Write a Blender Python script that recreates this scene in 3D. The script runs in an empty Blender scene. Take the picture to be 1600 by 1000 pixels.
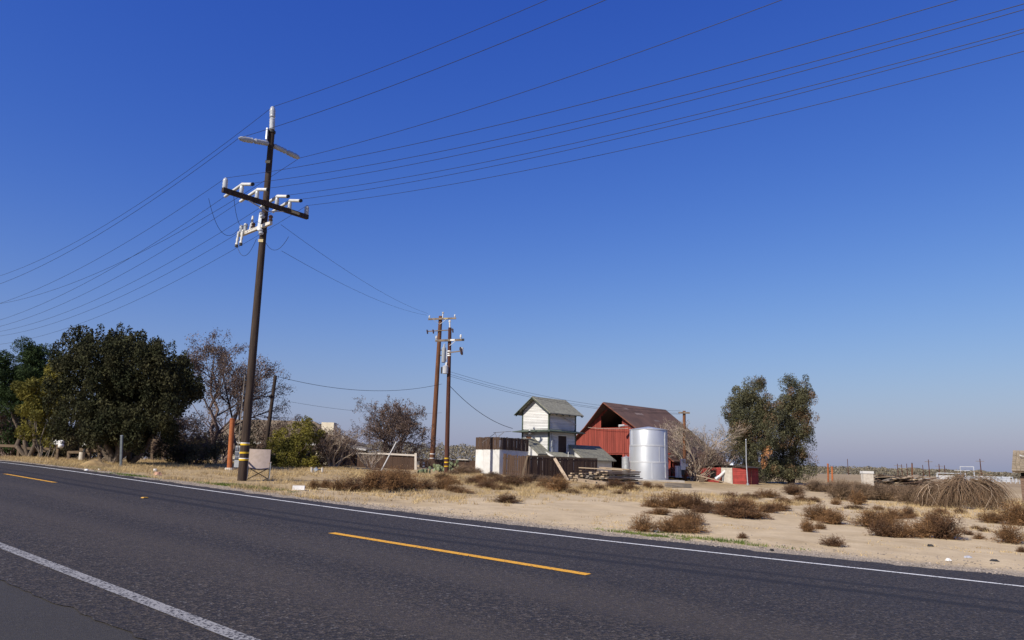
import bpy, bmesh, math, random
import numpy as np
from mathutils import Vector, Matrix

random.seed(7)
RNG = np.random.default_rng(11)
rad = math.radians
SC = bpy.context.scene
COL = SC.collection

# ------------------------------------------------------------------ camera
FOC = 1150.0                      # focal length in pixels of a 1600 px wide picture
PITCH, ROLL, EYE = rad(11.26), rad(1.3), 1.2
cam_d = bpy.data.cameras.new('camera')
cam_d.sensor_width = 36.0
cam_d.lens = 36.0 * FOC / 1600.0
cam_d.clip_start = 0.05
cam_d.clip_end = 9000
cam = bpy.data.objects.new('camera', cam_d)
COL.objects.link(cam)
cam.matrix_world = Matrix.Translation((0, 0, EYE)) @ Matrix.Rotation(rad(90) + PITCH, 4, 'X') @ Matrix.Rotation(ROLL, 4, 'Z')
SC.camera = cam

# ------------------------------------------------------------------ light
SUN_AZ, SUN_EL = rad(47.5), rad(37)          # azimuth counted from -X towards -Y
sd = Vector((-math.cos(SUN_EL) * math.cos(SUN_AZ), -math.cos(SUN_EL) * math.sin(SUN_AZ), math.sin(SUN_EL)))
W = bpy.data.worlds.new('World')
SC.world = W
W.use_nodes = True
nt = W.node_tree
bg = nt.nodes['Background']
sky = nt.nodes.new('ShaderNodeTexSky')
sky.sky_type = 'NISHITA'
sky.sun_disc = False
sky.sun_elevation = SUN_EL
sky.sun_rotation = math.atan2(sd.x, sd.y)
sky.altitude = 100
sky.air_density = 1.0
sky.dust_density = 0.3
sky.ozone_density = 6.0
# colour response of the picture: deeper, bluer sky; a grey-lavender smog layer low over the valley, the same all round
def wmath(op, a, b):
    m = nt.nodes.new('ShaderNodeMath'); m.operation = op
    for i, x in enumerate((a, b)):
        if isinstance(x, (int, float)): m.inputs[i].default_value = x
        else: nt.links.new(x, m.inputs[i])
    return m.outputs[0]
wsep = nt.nodes.new('ShaderNodeSeparateColor'); nt.links.new(sky.outputs[0], wsep.inputs[0])
wcom = nt.nodes.new('ShaderNodeCombineColor')
for i, (gain, gam) in enumerate(((2.25, 1.5), (1.33, 1.2), (1.04, .57))):
    nt.links.new(wmath('MULTIPLY', wmath('POWER', wmath('MULTIPLY', wsep.outputs[i], .085), gam), gain * 10), wcom.inputs[i])
wtc = nt.nodes.new('ShaderNodeTexCoord'); wsx = nt.nodes.new('ShaderNodeSeparateXYZ')
nt.links.new(wtc.outputs['Generated'], wsx.inputs[0])
wh = wmath('POWER', wmath('DIVIDE', wmath('MAXIMUM', wsx.outputs[2], 0.0), .125), 1.3)
wfac = wmath('POWER', 2.71828, wmath('MULTIPLY', wh, -1.0))
wmix = nt.nodes.new('ShaderNodeMix'); wmix.data_type = 'RGBA'
nt.links.new(wfac, wmix.inputs['Factor']); nt.links.new(wcom.outputs[0], wmix.inputs['A'])
wmix.inputs['B'].default_value = (2.7, 3.05, 4.4, 1)
nt.links.new(wmix.outputs['Result'], bg.inputs['Color'])
bg.inputs['Strength'].default_value = 0.081
sl = bpy.data.lights.new('sun', 'SUN')
sl.energy = 5.0
sl.angle = rad(0.53)
sl.color = (1.0, 0.92, 0.79)
sun = bpy.data.objects.new('sun', sl)
sun.rotation_euler = sd.to_track_quat('Z', 'Y').to_euler()
sun.location = (-30, -30, 40)
COL.objects.link(sun)
SC.view_settings.view_transform = 'Standard'
SC.view_settings.look = 'None'
SC.view_settings.exposure = 0.3
SC.view_settings.gamma = 1.0

# ------------------------------------------------------------------ terrain
PHI = rad(51)
DX, DY = -math.sin(PHI), math.cos(PHI)       # along the road, away to the left
NX, NY = math.cos(PHI), math.sin(PHI)        # across the road, away from the camera
QV = lambda x, y: (x * DX + y * DY, x * NX + y * NY)
XY = lambda q, v: (q * DX + v * NX, q * DY + v * NY)
K, Q0, Q1, VC = .033, 22., 50., 6.7
def base_z(x, y):
    """smooth height of the land: rises gently along the road, crown on the road"""
    x = np.asarray(x, float); y = np.asarray(y, float)
    q = np.maximum(x * DX + y * DY, -6.); v = x * NX + y * NY
    t = np.clip(q, Q0, Q1) - Q0
    z = np.where(q < Q0, K * q, K * Q0 + K * (t - t * t / (2 * (Q1 - Q0))))
    return z - .02 * np.minimum(np.abs(v - VC), 5.)
gz = lambda x, y: float(base_z(x, y))
def ray(px, py):
    x = (px - 800) / FOC; y = (py - 500) / FOC; c, s = math.cos(ROLL), math.sin(ROLL)
    X = c * x + s * y; Y = -s * x + c * y; cp, sp = math.cos(PITCH), math.sin(PITCH)
    return np.array([X, cp + sp * Y, sp - cp * Y])
EYEV = np.array([0, 0, EYE])
def ground_at(px, py):
    d = ray(px, py); lo = hi = .5
    while hi < 1500:
        p = d * hi
        if EYE + p[2] < gz(p[0], p[1]): break
        lo = hi; hi *= 1.03
    for _ in range(30):
        m = (lo + hi) / 2; p = d * m
        if EYE + p[2] < gz(p[0], p[1]): hi = m
        else: lo = m
    return d * hi + EYEV
def at(px, py, Y):
    d = ray(px, py); return d * (Y / d[1]) + EYEV
def on_plane(px, py, p0, dr):
    """point of the sight line on the upright plane through p0 along the flat direction dr"""
    d = ray(px, py); n = np.array([-dr[1], dr[0], 0.0])
    t = n @ (np.array(p0) - EYEV) / (n @ d); return d * t + EYEV
# far edge line and road edge, measured across the road (v) along it (q)
FAR_Q = [-40, -8, 1, 3.8, 5.7, 7.85, 9.7, 14.6, 20, 28, 40, 200]
FAR_V = [12.6, 11.9, 10.94, 10.31, 9.9, 9.52, 9.33, 9.30, 9.36, 9.6, 10.0, 10.0]
EDG_V = [14.0, 13.3, 12.15, 11.3, 10.85, 10.5, 10.25, 9.98, 10.0, 10.4, 10.9, 10.9]
def smooth(q, vs):
    return sum(np.interp(q + o, FAR_Q, vs) for o in (-1.6, -.8, 0, .8, 1.6)) / 5
far_v = lambda q: smooth(q, FAR_V)
edge_v = lambda q: smooth(q, EDG_V)
def vnoise(x, y, seed=0):
    """cheap value noise on arrays"""
    x = np.asarray(x, float); y = np.asarray(y, float)
    xi = np.floor(x); yi = np.floor(y); fx = x - xi; fy = y - yi
    fx = fx * fx * (3 - 2 * fx); fy = fy * fy * (3 - 2 * fy)
    h = lambda a, b: np.modf(np.abs(np.sin(a * 127.1 + b * 311.7 + seed * 74.7) * 43758.5453))[0]
    return (h(xi, yi) * (1 - fx) + h(xi + 1, yi) * fx) * (1 - fy) + (h(xi, yi + 1) * (1 - fx) + h(xi + 1, yi + 1) * fx) * fy

# ------------------------------------------------------------------ materials
MATS = {}
def mat(name, col, rough=.85, col2=None, scale=4., detail=4., bump=0., bscale=None, metal=0., island=0., trans=0., spec=.3, stretch=None, thr=(.35, .65)):
    if name in MATS: return MATS[name]
    m = bpy.data.materials.new(name); m.use_nodes = True
    n = m.node_tree.nodes; L = m.node_tree.links; b = n['Principled BSDF']
    b.inputs['Roughness'].default_value = rough; b.inputs['Metallic'].default_value = metal
    b.inputs['Specular IOR Level'].default_value = spec
    tc = n.new('ShaderNodeTexCoord'); src = tc.outputs['Object']
    if stretch:
        mp = n.new('ShaderNodeMapping'); mp.inputs['Scale'].default_value = stretch
        L.new(src, mp.inputs['Vector']); src = mp.outputs[0]
    col2 = col2 or tuple(c * .7 for c in col)
    no = n.new('ShaderNodeTexNoise'); no.inputs['Scale'].default_value = scale; no.inputs['Detail'].default_value = detail
    L.new(src, no.inputs['Vector'])
    rp = n.new('ShaderNodeMapRange'); rp.inputs['From Min'].default_value = thr[0]; rp.inputs['From Max'].default_value = thr[1]
    L.new(no.outputs['Fac'], rp.inputs['Value'])
    mx = n.new('ShaderNodeMix'); mx.data_type = 'RGBA'
    mx.inputs['A'].default_value = (*col2, 1); mx.inputs['B'].default_value = (*col, 1)
    L.new(rp.outputs[0], mx.inputs['Factor']); out = mx.outputs['Result']
    # every object, and each loose piece of a mesh, a little lighter or darker
    oi = n.new('ShaderNodeObjectInfo'); mr = n.new('ShaderNodeMapRange')
    mr.inputs['To Min'].default_value = .86; mr.inputs['To Max'].default_value = 1.14
    L.new(oi.outputs['Random'], mr.inputs['Value']); val = mr.outputs[0]
    if island:
        ge = n.new('ShaderNodeNewGeometry'); m2 = n.new('ShaderNodeMapRange')
        m2.inputs['To Min'].default_value = 1 - island; m2.inputs['To Max'].default_value = 1 + island
        L.new(ge.outputs['Random Per Island'], m2.inputs['Value'])
        mu = n.new('ShaderNodeMath'); mu.operation = 'MULTIPLY'; L.new(val, mu.inputs[0]); L.new(m2.outputs[0], mu.inputs[1]); val = mu.outputs[0]
    h = n.new('ShaderNodeHueSaturation'); L.new(out, h.inputs['Color']); L.new(val, h.inputs['Value']); out = h.outputs[0]
    L.new(out, b.inputs['Base Color'])
    if bump:
        bn = n.new('ShaderNodeTexNoise'); bn.inputs['Scale'].default_value = bscale or scale * 4; bn.inputs['Detail'].default_value = 5
        L.new(src, bn.inputs['Vector'])
        bu = n.new('ShaderNodeBump'); bu.inputs['Strength'].default_value = bump; bu.inputs['Distance'].default_value = .02
        L.new(bn.outputs['Fac'], bu.inputs['Height']); L.new(bu.outputs[0], b.inputs['Normal'])
    if trans:
        tr = n.new('ShaderNodeBsdfTranslucent'); L.new(out, tr.inputs['Color'])
        ms = n.new('ShaderNodeMixShader'); ms.inputs[0].default_value = trans
        L.new(b.outputs[0], ms.inputs[1]); L.new(tr.outputs[0], ms.inputs[2]); L.new(ms.outputs[0], n['Material Output'].inputs['Surface'])
    MATS[name] = m
    return m

M_POLE = mat('creosote_wood', (.050, .032, .022), .8, (.022, .014, .011), 3, bump=.5, stretch=(6, 6, .5))
M_POLE2 = mat('weathered_pole_wood', (.16, .066, .030), .85, (.085, .036, .018), 3, bump=.5, stretch=(6, 6, .5))
M_POLE3 = mat('dark_red_pole_wood', (.085, .032, .020), .85, (.045, .018, .013), 3, bump=.5, stretch=(6, 6, .5))
M_ARM = mat('grey_timber', (.24, .19, .14), .85, (.13, .10, .075), 6, bump=.4)
M_DARKSTEEL = mat('dark_steel', (.03, .03, .032), .6, spec=.4)
M_GALV = mat('galvanised_steel', (.50, .52, .54), .45, (.36, .38, .41), 8, metal=.55)
M_PORC = mat('grey_porcelain', (.42, .44, .47), .3, (.33, .35, .38), 6, spec=.5)
M_GUARD = mat('pale_line_guard', (.62, .62, .60), .45, (.5, .5, .48), 8)
M_BROWNPORC = mat('brown_porcelain', (.05, .025, .018), .25, spec=.5)
M_YEL = mat('yellow_band', (.62, .40, .02), .5, (.5, .32, .02), 12)
M_TAG = mat('faded_tag', (.50, .40, .20), .6, (.36, .3, .16), 15)
M_WHITEBAND = mat('white_band', (.72, .72, .70), .5, (.58, .58, .56), 12)
M_WIRE = mat('wire', (.012, .012, .014), .6)
M_WHITE = mat('white_paint', (.56, .56, .55), .7, (.49, .48, .46), 3)
M_SIDING = mat('white_siding', (.53, .53, .52), .7, (.47, .47, .46), 2.2, thr=(.3, .6))
M_TRIM = mat('green_trim', (.075, .095, .075), .7, (.05, .065, .05), 5)
M_SHINGLE = mat('grey_green_shingle', (.235, .23, .18), .95, (.155, .15, .12), 7, bump=.6, bscale=40)
M_DARK = mat('dark_interior_and_eave_shade', (.012, .011, .011), .95)  # near-black: inside of the coop window, painted shadow under the old shed's eave
M_GLASS = mat('dark_glass', (.02, .025, .03), .08, spec=.6)
M_CURTAIN = mat('orange_brown_blind', (.35, .17, .08), .8)
M_BARN = mat('faded_red_boards', (.25, .052, .037), .9, (.175, .038, .028), 1.6, bump=.3, stretch=(5, 5, .4))
M_BARNTRIM = mat('rusty_trim', (.24, .085, .05), .9, (.16, .06, .04), 4)
M_BARNROOF = mat('brown_barn_roof', (.135, .080, .062), .85, (.095, .058, .047), 1.2, bump=.3, bscale=20)
M_TANK = mat('galvanised_tank', (.62, .64, .66), .40, (.52, .54, .57), 1.5, metal=.55, stretch=(1, 1, .35))
M_TANKBAND = mat('tank_seam', (.70, .72, .74), .38, (.62, .64, .66), 3, metal=.55)
M_FENCE = mat('dark_brown_boards', (.090, .055, .038), .92, (.048, .030, .022), 3, bump=.5, stretch=(6, 6, .6))
M_PLANK = mat('bleached_plank', (.42, .33, .23), .9, (.27, .205, .145), 3, bump=.4, stretch=(1, 6, 6))
M_PLANKGREY = mat('grey_plank', (.22, .19, .16), .9, (.13, .115, .10), 3, bump=.4)
M_RAIL = mat('brown_rail', (.16, .115, .075), .9, (.085, .062, .043), 5, bump=.5)
M_ORANGE = mat('rusty_orange_paint', (.35, .115, .038), .8, (.25, .075, .027), 6)
M_REDSHED = mat('red_shed_paint', (.30, .045, .038), .9, (.20, .035, .03), 4)
M_ROOFDARK = mat('tar_paper_roof', (.045, .035, .03), .95, (.03, .024, .02), 5)
M_PALEPANEL = mat('pale_panel', (.52, .48, .42), .8, (.40, .36, .31), 5)
M_GREYBOX = mat('grey_cabinet_paint', (.30, .32, .34), .6, (.25, .27, .29), 8)
M_CHAIRFAB = mat('tan_grey_fabric', (.44, .36, .31), .9, (.38, .31, .26), 10)
M_CHAIRSEAT = mat('navy_patterned_fabric', (.07, .075, .14), .9, (.20, .20, .28), 40, thr=(.45, .55))
M_CREAM = mat('cream_stucco', (.62, .56, .44), .9, (.54, .48, .37), 4)
M_ROOFTAN = mat('tan_shingle', (.20, .155, .105), .95, (.12, .095, .068), 6, bump=.5, bscale=40)
M_BARK = mat('bark', (.16, .125, .095), .95, (.075, .058, .045), 6, bump=.8, stretch=(4, 4, 1))
M_BARKGREY = mat('grey_bark', (.21, .18, .15), .95, (.13, .11, .09), 6, bump=.5)
M_TWIG = mat('grey_twig', (.38, .31, .245), .95, (.26, .21, .165), 2, island=.3)
M_TWIGBROWN = mat('brown_twig', (.115, .085, .068), .95, (.075, .055, .045), 2, island=.3)

# ------------------------------------------------------------------ helpers
def tag(o, label=None, cat=None, group=None, kind=None):
    if label: o['label'] = label
    if cat: o['category'] = cat
    if group: o['group'] = group
    if kind: o['kind'] = kind
    return o
def empty(name, label, cat, loc, rz=0., group=None):
    o = bpy.data.objects.new(name, None); COL.objects.link(o)
    o.location = Vector([float(c) for c in loc]); o.rotation_euler = (0, 0, rz); o.empty_display_size = .2
    return tag(o, label, cat, group)
def link(name, me, m, parent=None):
    o = bpy.data.objects.new(name, me); COL.objects.link(o)
    if m is not None and not me.materials: me.materials.append(m)
    if parent is not None: o.parent = parent
    return o
class MB:
    """collects shapes; build() makes ONE mesh object. World coordinates unless local=True."""
    def __init__(s): s.v = []; s.f = []
    def add(s, vs, fs):
        k = len(s.v); s.v += [tuple(float(c) for c in v) for v in vs]; s.f += [tuple(i + k for i in f) for f in fs]; return s
    def box(s, x0, x1, y0, y1, z0, z1):
        return s.add([(x0, y0, z0), (x1, y0, z0), (x1, y1, z0), (x0, y1, z0), (x0, y0, z1), (x1, y0, z1), (x1, y1, z1), (x0, y1, z1)],
                     [(0, 3, 2, 1), (4, 5, 6, 7), (0, 1, 5, 4), (1, 2, 6, 5), (2, 3, 7, 6), (3, 0, 4, 7)])
    def beam(s, a, b, w, h, up=(0, 0, 1)):
        a = Vector(a); b = Vector(b); d = (b - a).normalized(); up = Vector(up)
        if abs(d.dot(up)) > .98: up = Vector((0, 1, 0))
        r = d.cross(up).normalized() * (w / 2); u = r.cross(d).normalized() * (h / 2)
        c = [a - r - u, a + r - u, a + r + u, a - r + u, b - r - u, b + r - u, b + r + u, b - r + u]
        return s.add(c, [(0, 1, 2, 3), (7, 6, 5, 4), (1, 0, 4, 5), (2, 1, 5, 6), (3, 2, 6, 7), (0, 3, 7, 4)])
    def path(s, pts, rs, n=8, cap=True):
        pts = [Vector([float(c) for c in p]) for p in pts]
        if not hasattr(rs, '__len__'): rs = [rs] * len(pts)
        k = len(s.v); N = len(pts)
        ref = Vector((0, 0, 1))
        if abs((pts[-1] - pts[0]).normalized().dot(ref)) > .9: ref = Vector((1, 0, 0))
        for i, p in enumerate(pts):
            d = (pts[min(i + 1, N - 1)] - pts[max(i - 1, 0)]).normalized()
            r = d.cross(ref).normalized(); u = r.cross(d)
            for j in range(n):
                a = 2 * math.pi * j / n; q = p + (r * math.cos(a) + u * math.sin(a)) * rs[i]; s.v.append(tuple(q))
        for i in range(N - 1):
            for j in range(n):
                a = k + i * n + j; b = k + i * n + (j + 1) % n; s.f.append((a, b, b + n, a + n))
        if cap:
            s.f.append(tuple(k + j for j in range(n))[::-1]); s.f.append(tuple(k + (N - 1) * n + j for j in range(n)))
        return s
    def prism(s, poly, y0, y1):
        """polygon in the x-z plane pushed from y0 to y1"""
        n = len(poly)
        vs = [(x, y0, z) for x, z in poly] + [(x, y1, z) for x, z in poly]
        return s.add(vs, [tuple(range(n)), tuple(range(2 * n - 1, n - 1, -1))] + [(i, i + n, (i + 1) % n + n, (i + 1) % n) for i in range(n)])
    def slab(s, quad, t):
        """flat polygon given a thickness t downwards"""
        n = len(quad); lo = [(x, y, z - t) for x, y, z in quad]
        return s.add(list(quad) + lo, [tuple(range(n)), tuple(range(2 * n - 1, n - 1, -1))] + [(i, i + n, (i + 1) % n + n, (i + 1) % n) for i in range(n)])
    def build(s, name, m, parent=None, smooth=False, local=False):
        me = bpy.data.meshes.new(name)
        v = np.array(s.v, float)
        if parent is not None and not local: v = v - np.array(parent.location)
        me.from_pydata(v.tolist(), [], s.f)
        bm = bmesh.new(); bm.from_mesh(me); bmesh.ops.recalc_face_normals(bm, faces=bm.faces); bm.to_mesh(me); bm.free()
        if smooth:
            me.polygons.foreach_set('use_smooth', [True] * len(me.polygons)); me.set_sharp_from_angle(angle=rad(40))
        return link(name, me, m, parent)
def lathe(profile, n=24, c=(0, 0)):
    mb = MB(); k = len(profile)
    for i in range(n):
        a = 2 * math.pi * i / n
        for r, z in profile: mb.v.append((c[0] + r * math.cos(a), c[1] + r * math.sin(a), z))
    for i in range(n):
        for j in range(k - 1):
            mb.f.append((i * k + j, ((i + 1) % n) * k + j, ((i + 1) % n) * k + j + 1, i * k + j + 1))
    return mb
def np_mesh(name, V, F):
    """V (n,3), F (m,4) quads or (m,3)"""
    me = bpy.data.meshes.new(name); k = F.shape[1]
    me.vertices.add(len(V)); me.vertices.foreach_set('co', np.ascontiguousarray(V, np.float32).ravel())
    me.loops.add(F.size); me.loops.foreach_set('vertex_index', np.ascontiguousarray(F, np.int32).ravel())
    me.polygons.add(len(F)); me.polygons.foreach_set('loop_start', np.arange(0, F.size, k, dtype=np.int32))
    me.polygons.foreach_set('loop_total', np.full(len(F), k, np.int32)); me.update(calc_edges=True); return me
def unit(a): return a / np.maximum(np.linalg.norm(a, axis=-1, keepdims=True), 1e-9)
def rdir(n): return unit(RNG.normal(size=(n, 3)))
def leaves(P, size, aspect=.5, up=None, jitter=.35, out=None, outw=0.):
    """kite-shaped leaf for every point: (V,F)"""
    n = len(P); a = rdir(n)
    if up is not None: a = unit(a + np.array(up))
    b = rdir(n)
    if out is not None: b = unit(np.cross(a, unit(b * (1 - outw) + out * outw)))
    else: b = unit(np.cross(a, b))
    s = size * (1 + jitter * RNG.normal(size=(n, 1))).clip(.4, 2)
    c = P
    V = np.stack([c - a * s, c + b * s * aspect - a * s * .1, c + a * s, c - b * s * aspect - a * s * .1], 1).reshape(-1, 3)
    return V, np.arange(4 * n).reshape(n, 4)
def tubes(P, R, ns=3):
    """P (n,k,3) polylines, R (n,k) radii: (V,F)"""
    n, k, _ = P.shape
    T = np.empty_like(P); T[:, 1:-1] = P[:, 2:] - P[:, :-2]; T[:, 0] = P[:, 1] - P[:, 0]; T[:, -1] = P[:, -1] - P[:, -2]; T = unit(T)
    ref = rdir(n)[:, None, :] + 0 * T; A = unit(np.cross(T, ref)); B = np.cross(T, A)
    ang = np.arange(ns) * 2 * math.pi / ns
    V = P[:, :, None, :] + R[:, :, None, None] * (A[:, :, None, :] * np.cos(ang)[:, None] + B[:, :, None, :] * np.sin(ang)[:, None])
    idx = np.arange(n * k * ns).reshape(n, k, ns)
    a = idx[:, :-1, :]; b = np.roll(idx, -1, 2)[:, :-1, :]; c = np.roll(idx, -1, 2)[:, 1:, :]; d = idx[:, 1:, :]
    return V.reshape(-1, 3), np.stack([a, b, c, d], -1).reshape(-1, 4)
def merge(*VF):
    Vs, Fs, k = [], [], 0
    for V, F in VF: Vs.append(V); Fs.append(F + k); k += len(V)
    return np.concatenate(Vs), np.concatenate(Fs)
def spawn(P, R, n, tmin, tmax, ratio, spread, up, k=4, wob=.15, rr=.55, lenv=None):
    """children of the polylines P: n per parent; returns P2,R2"""
    m, kk, _ = P.shape
    par = np.repeat(np.arange(m), n); t = RNG.uniform(tmin, tmax, m * n) * (kk - 1)
    i = np.minimum(t.astype(int), kk - 2); f = (t - i)[:, None]
    p0 = P[par, i] * (1 - f) + P[par, i + 1] * f; tang = unit(P[par, i + 1] - P[par, i])
    r0 = (R[par, i] * (1 - f[:, 0]) + R[par, i + 1] * f[:, 0])
    plen = np.linalg.norm(np.diff(P, axis=1), axis=2).sum(1)[par]
    L = plen * ratio * RNG.uniform(.6, 1.2, m * n) * (1.15 - .5 * t / (kk - 1))
    d = unit(tang + spread * rdir(m * n) + np.array([0, 0, up]))
    pts = [p0]
    for j in range(k - 1):
        pts.append(pts[-1] + d * (L / (k - 1))[:, None]); d = unit(d + wob * rdir(m * n) + np.array([0, 0, up * .25]))
    taper = np.linspace(1, .35, k)
    return np.stack(pts, 1), np.minimum(r0 * rr, r0)[:, None] * taper
def trunk_line(base, top, r0, r1, k=6, wob=.03):
    base = np.array(base, float); top = np.array(top, float); L = np.linalg.norm(top - base)
    t = np.linspace(0, 1, k)[:, None]; P = base + (top - base) * t
    P[1:-1] += RNG.normal(size=(k - 2, 3)) * wob * L * np.array([1, 1, .2])
    return P[None], (r0 + (r1 - r0) * t[:, 0])[None]
def place(name, me_or_vf, m, parent, smooth=False):
    """mesh from world-space V,F under a parent empty"""
    V, F = me_or_vf; V = V - np.array(parent.location) if parent is not None else V
    me = np_mesh(name, V, F)
    if smooth: me.polygons.foreach_set('use_smooth', [True] * len(me.polygons))
    return link(name, me, m, parent)
CUBE = {}
def piece(name, m, parent, a, b, w, h, up=(0, 0, 1)):
    """a straight board from a to b sharing one unit box, world coordinates, child of parent (unrotated empty or None)"""
    key = (name, m.name)
    if key not in CUBE:
        mb = MB().box(-.5, .5, -.5, .5, -.5, .5); me = bpy.data.meshes.new(name); me.from_pydata(mb.v, [], mb.f); me.materials.append(m); CUBE[key] = me
    a = Vector([float(c) for c in a]); b = Vector([float(c) for c in b]); d = (b - a); L = d.length; d.normalize(); up = Vector(up)
    if abs(d.dot(up)) > .98: up = Vector((0, 1, 0))
    r = d.cross(up).normalized(); u = r.cross(d).normalized()
    o = bpy.data.objects.new(name, CUBE[key]); COL.objects.link(o)
    rot = Matrix((r, d, u)).transposed().to_4x4()
    c = (a + b) / 2 - (parent.location if parent is not None else Vector())
    o.parent = parent
    o.matrix_basis = Matrix.Translation(c) @ rot @ Matrix.Diagonal((w, L, h, 1))
    return o
def copy_tree(o, parent=None):
    c = o.copy(); COL.objects.link(c); c.parent = parent
    for ch in list(o.children): copy_tree(ch, c)
    return c
ORD = ['first', 'second', 'third', 'fourth', 'fifth', 'sixth', 'seventh', 'eighth', 'ninth', 'tenth', 'eleventh', 'twelfth', 'thirteenth', 'fourteenth', 'fifteenth', 'sixteenth', 'seventeenth', 'eighteenth', 'nineteenth', 'twentieth']

# ------------------------------------------------------------------ ground sheet
def node_mat(name):
    m = bpy.data.materials.new(name); m.use_nodes = True
    return m, m.node_tree.nodes, m.node_tree.links, m.node_tree.nodes['Principled BSDF']
def nd(n, t, **kw):
    o = n.new(t)
    for k, v in kw.items():
        if hasattr(o, k): setattr(o, k, v)
        else: o.inputs[k.replace('_', ' ')].default_value = v
    return o
def mixc(n, L, fac, a, b):
    m = n.new('ShaderNodeMix'); m.data_type = 'RGBA'
    for s, x in (('A', a), ('B', b)):
        if isinstance(x, tuple): m.inputs[s].default_value = (*x, 1)
        else: L.new(x, m.inputs[s])
    if isinstance(fac, float): m.inputs['Factor'].default_value = fac
    else: L.new(fac, m.inputs['Factor'])
    return m.outputs['Result']
def rng_(n, L, v, a, b, c=0., d=1.):
    m = n.new('ShaderNodeMapRange'); m.inputs['From Min'].default_value = a; m.inputs['From Max'].default_value = b
    m.inputs['To Min'].default_value = c; m.inputs['To Max'].default_value = d; L.new(v, m.inputs['Value']); return m.outputs[0]
def mth(n, L, op, a, b):
    m = n.new('ShaderNodeMath'); m.operation = op
    for i, x in enumerate((a, b)):
        if isinstance(x, float): m.inputs[i].default_value = x
        else: L.new(x, m.inputs[i])
    return m.outputs[0]
def noise(n, L, vec, scale, detail=4., rough=.5):
    o = n.new('ShaderNodeTexNoise'); o.inputs['Scale'].default_value = scale; o.inputs['Detail'].default_value = detail
    o.inputs['Roughness'].default_value = rough
    L.new(vec, o.inputs['Vector']); return o.outputs['Fac']
def ground_material():
    m, n, L, b = node_mat('sandy_ground')
    uv = n.new('ShaderNodeUVMap'); uv.uv_map = 'road'           # u = along the road / 100, v = across / 100
    sp = n.new('ShaderNodeSeparateXYZ'); L.new(uv.outputs[0], sp.inputs[0])
    q = mth(n, L, 'MULTIPLY', sp.outputs[0], 100.); v = mth(n, L, 'MULTIPLY', sp.outputs[1], 100.)
    tc = n.new('ShaderNodeTexCoord'); P = tc.outputs['Object']
    big = noise(n, L, P, .22, 3); mid = noise(n, L, P, 1.3, 5, .6); fine = noise(n, L, P, 14., 4, .65); grit = noise(n, L, P, 60., 2)
    sand = mixc(n, L, rng_(n, L, mid, .35, .68), (.42, .325, .20), (.54, .43, .275))
    sand = mixc(n, L, rng_(n, L, fine, .52, .75, 0., .55), sand, (.30, .235, .16))
    straw = mixc(n, L, rng_(n, L, mid, .3, .7), (.29, .21, .115), (.47, .355, .19))
    straw = mixc(n, L, rng_(n, L, fine, .45, .7, 0., .7), straw, (.15, .105, .06))
    # straw grows where the road climbs to the left and back from the lot
    wob = mth(n, L, 'MULTIPLY', mth(n, L, 'SUBTRACT', big, .5), 14.)
    qs = mth(n, L, 'ADD', q, wob)
    a = rng_(n, L, qs, 12.5, 16.)
    vs = mth(n, L, 'ADD', v, wob)
    c = rng_(n, L, vs, 30., 36.)
    far = rng_(n, L, v, 55., 75.)
    cover = mth(n, L, 'MAXIMUM', a, mth(n, L, 'MULTIPLY', c, .35))
    cover = mth(n, L, 'MAXIMUM', cover, far)
    patch = rng_(n, L, noise(n, L, P, .55, 4, .6), .56, .66, 0., .5)
    cover = mth(n, L, 'MAXIMUM', cover, patch)
    col = mixc(n, L, cover, sand, straw)
    fieldcol = mixc(n, L, rng_(n, L, noise(n, L, P, .05, 5), .4, .6), (.33, .25, .15), (.27, .20, .12))
    col = mixc(n, L, rng_(n, L, v, 60., 90.), col, fieldcol)
    # grey gravel verge beside the asphalt
    grav = mixc(n, L, rng_(n, L, grit, .4, .62), (.16, .135, .11), (.36, .31, .25))
    ve = n.new('ShaderNodeAttribute'); ve.attribute_name = 'verge'
    vf = mth(n, L, 'ADD', ve.outputs['Fac'], mth(n, L, 'MULTIPLY', mth(n, L, 'SUBTRACT', fine, .5), .9))
    col = mixc(n, L, rng_(n, L, vf, .35, .75, 0., .9), col, grav)
    L.new(col, b.inputs['Base Color']); b.inputs['Roughness'].default_value = .95; b.inputs['Specular IOR Level'].default_value = .15
    bu = nd(n, 'ShaderNodeBump', Strength=.5, Distance=.04)
    L.new(mth(n, L, 'ADD', mth(n, L, 'MULTIPLY', mid, .7), mth(n, L, 'MULTIPLY', fine, .5)), bu.inputs['Height']); L.new(bu.outputs[0], b.inputs['Normal'])
    return m
def surface_z(x, y):
    """what the ground sheet really stands at: land height with small relief away from the road"""
    x = np.asarray(x, float); y = np.asarray(y, float)
    q = x * DX + y * DY; v = x * NX + y * NY
    z = base_z(x, y); e = edge_v(q)
    off = np.clip((v - e - .15) / .8, 0, 1)
    rel = (vnoise(x * .35, y * .35, 1) - .5) * .05 + (vnoise(x * 1.1, y * 1.1, 2) - .5) * .035 + (vnoise(x * 2.9, y * 2.9, 3) - .5) * .02
    far = np.clip(1 - (v - 60) / 60, .2, 1)
    z = z + rel * off * far
    under = np.clip(np.minimum((e - .25 - v) / .35, (v + 2.2) / .35), 0, 1)     # tucked below the asphalt
    return z - .045 * under - .012 * np.clip((e + .1 - v) / .3, 0, 1) * (under < 1)
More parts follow.
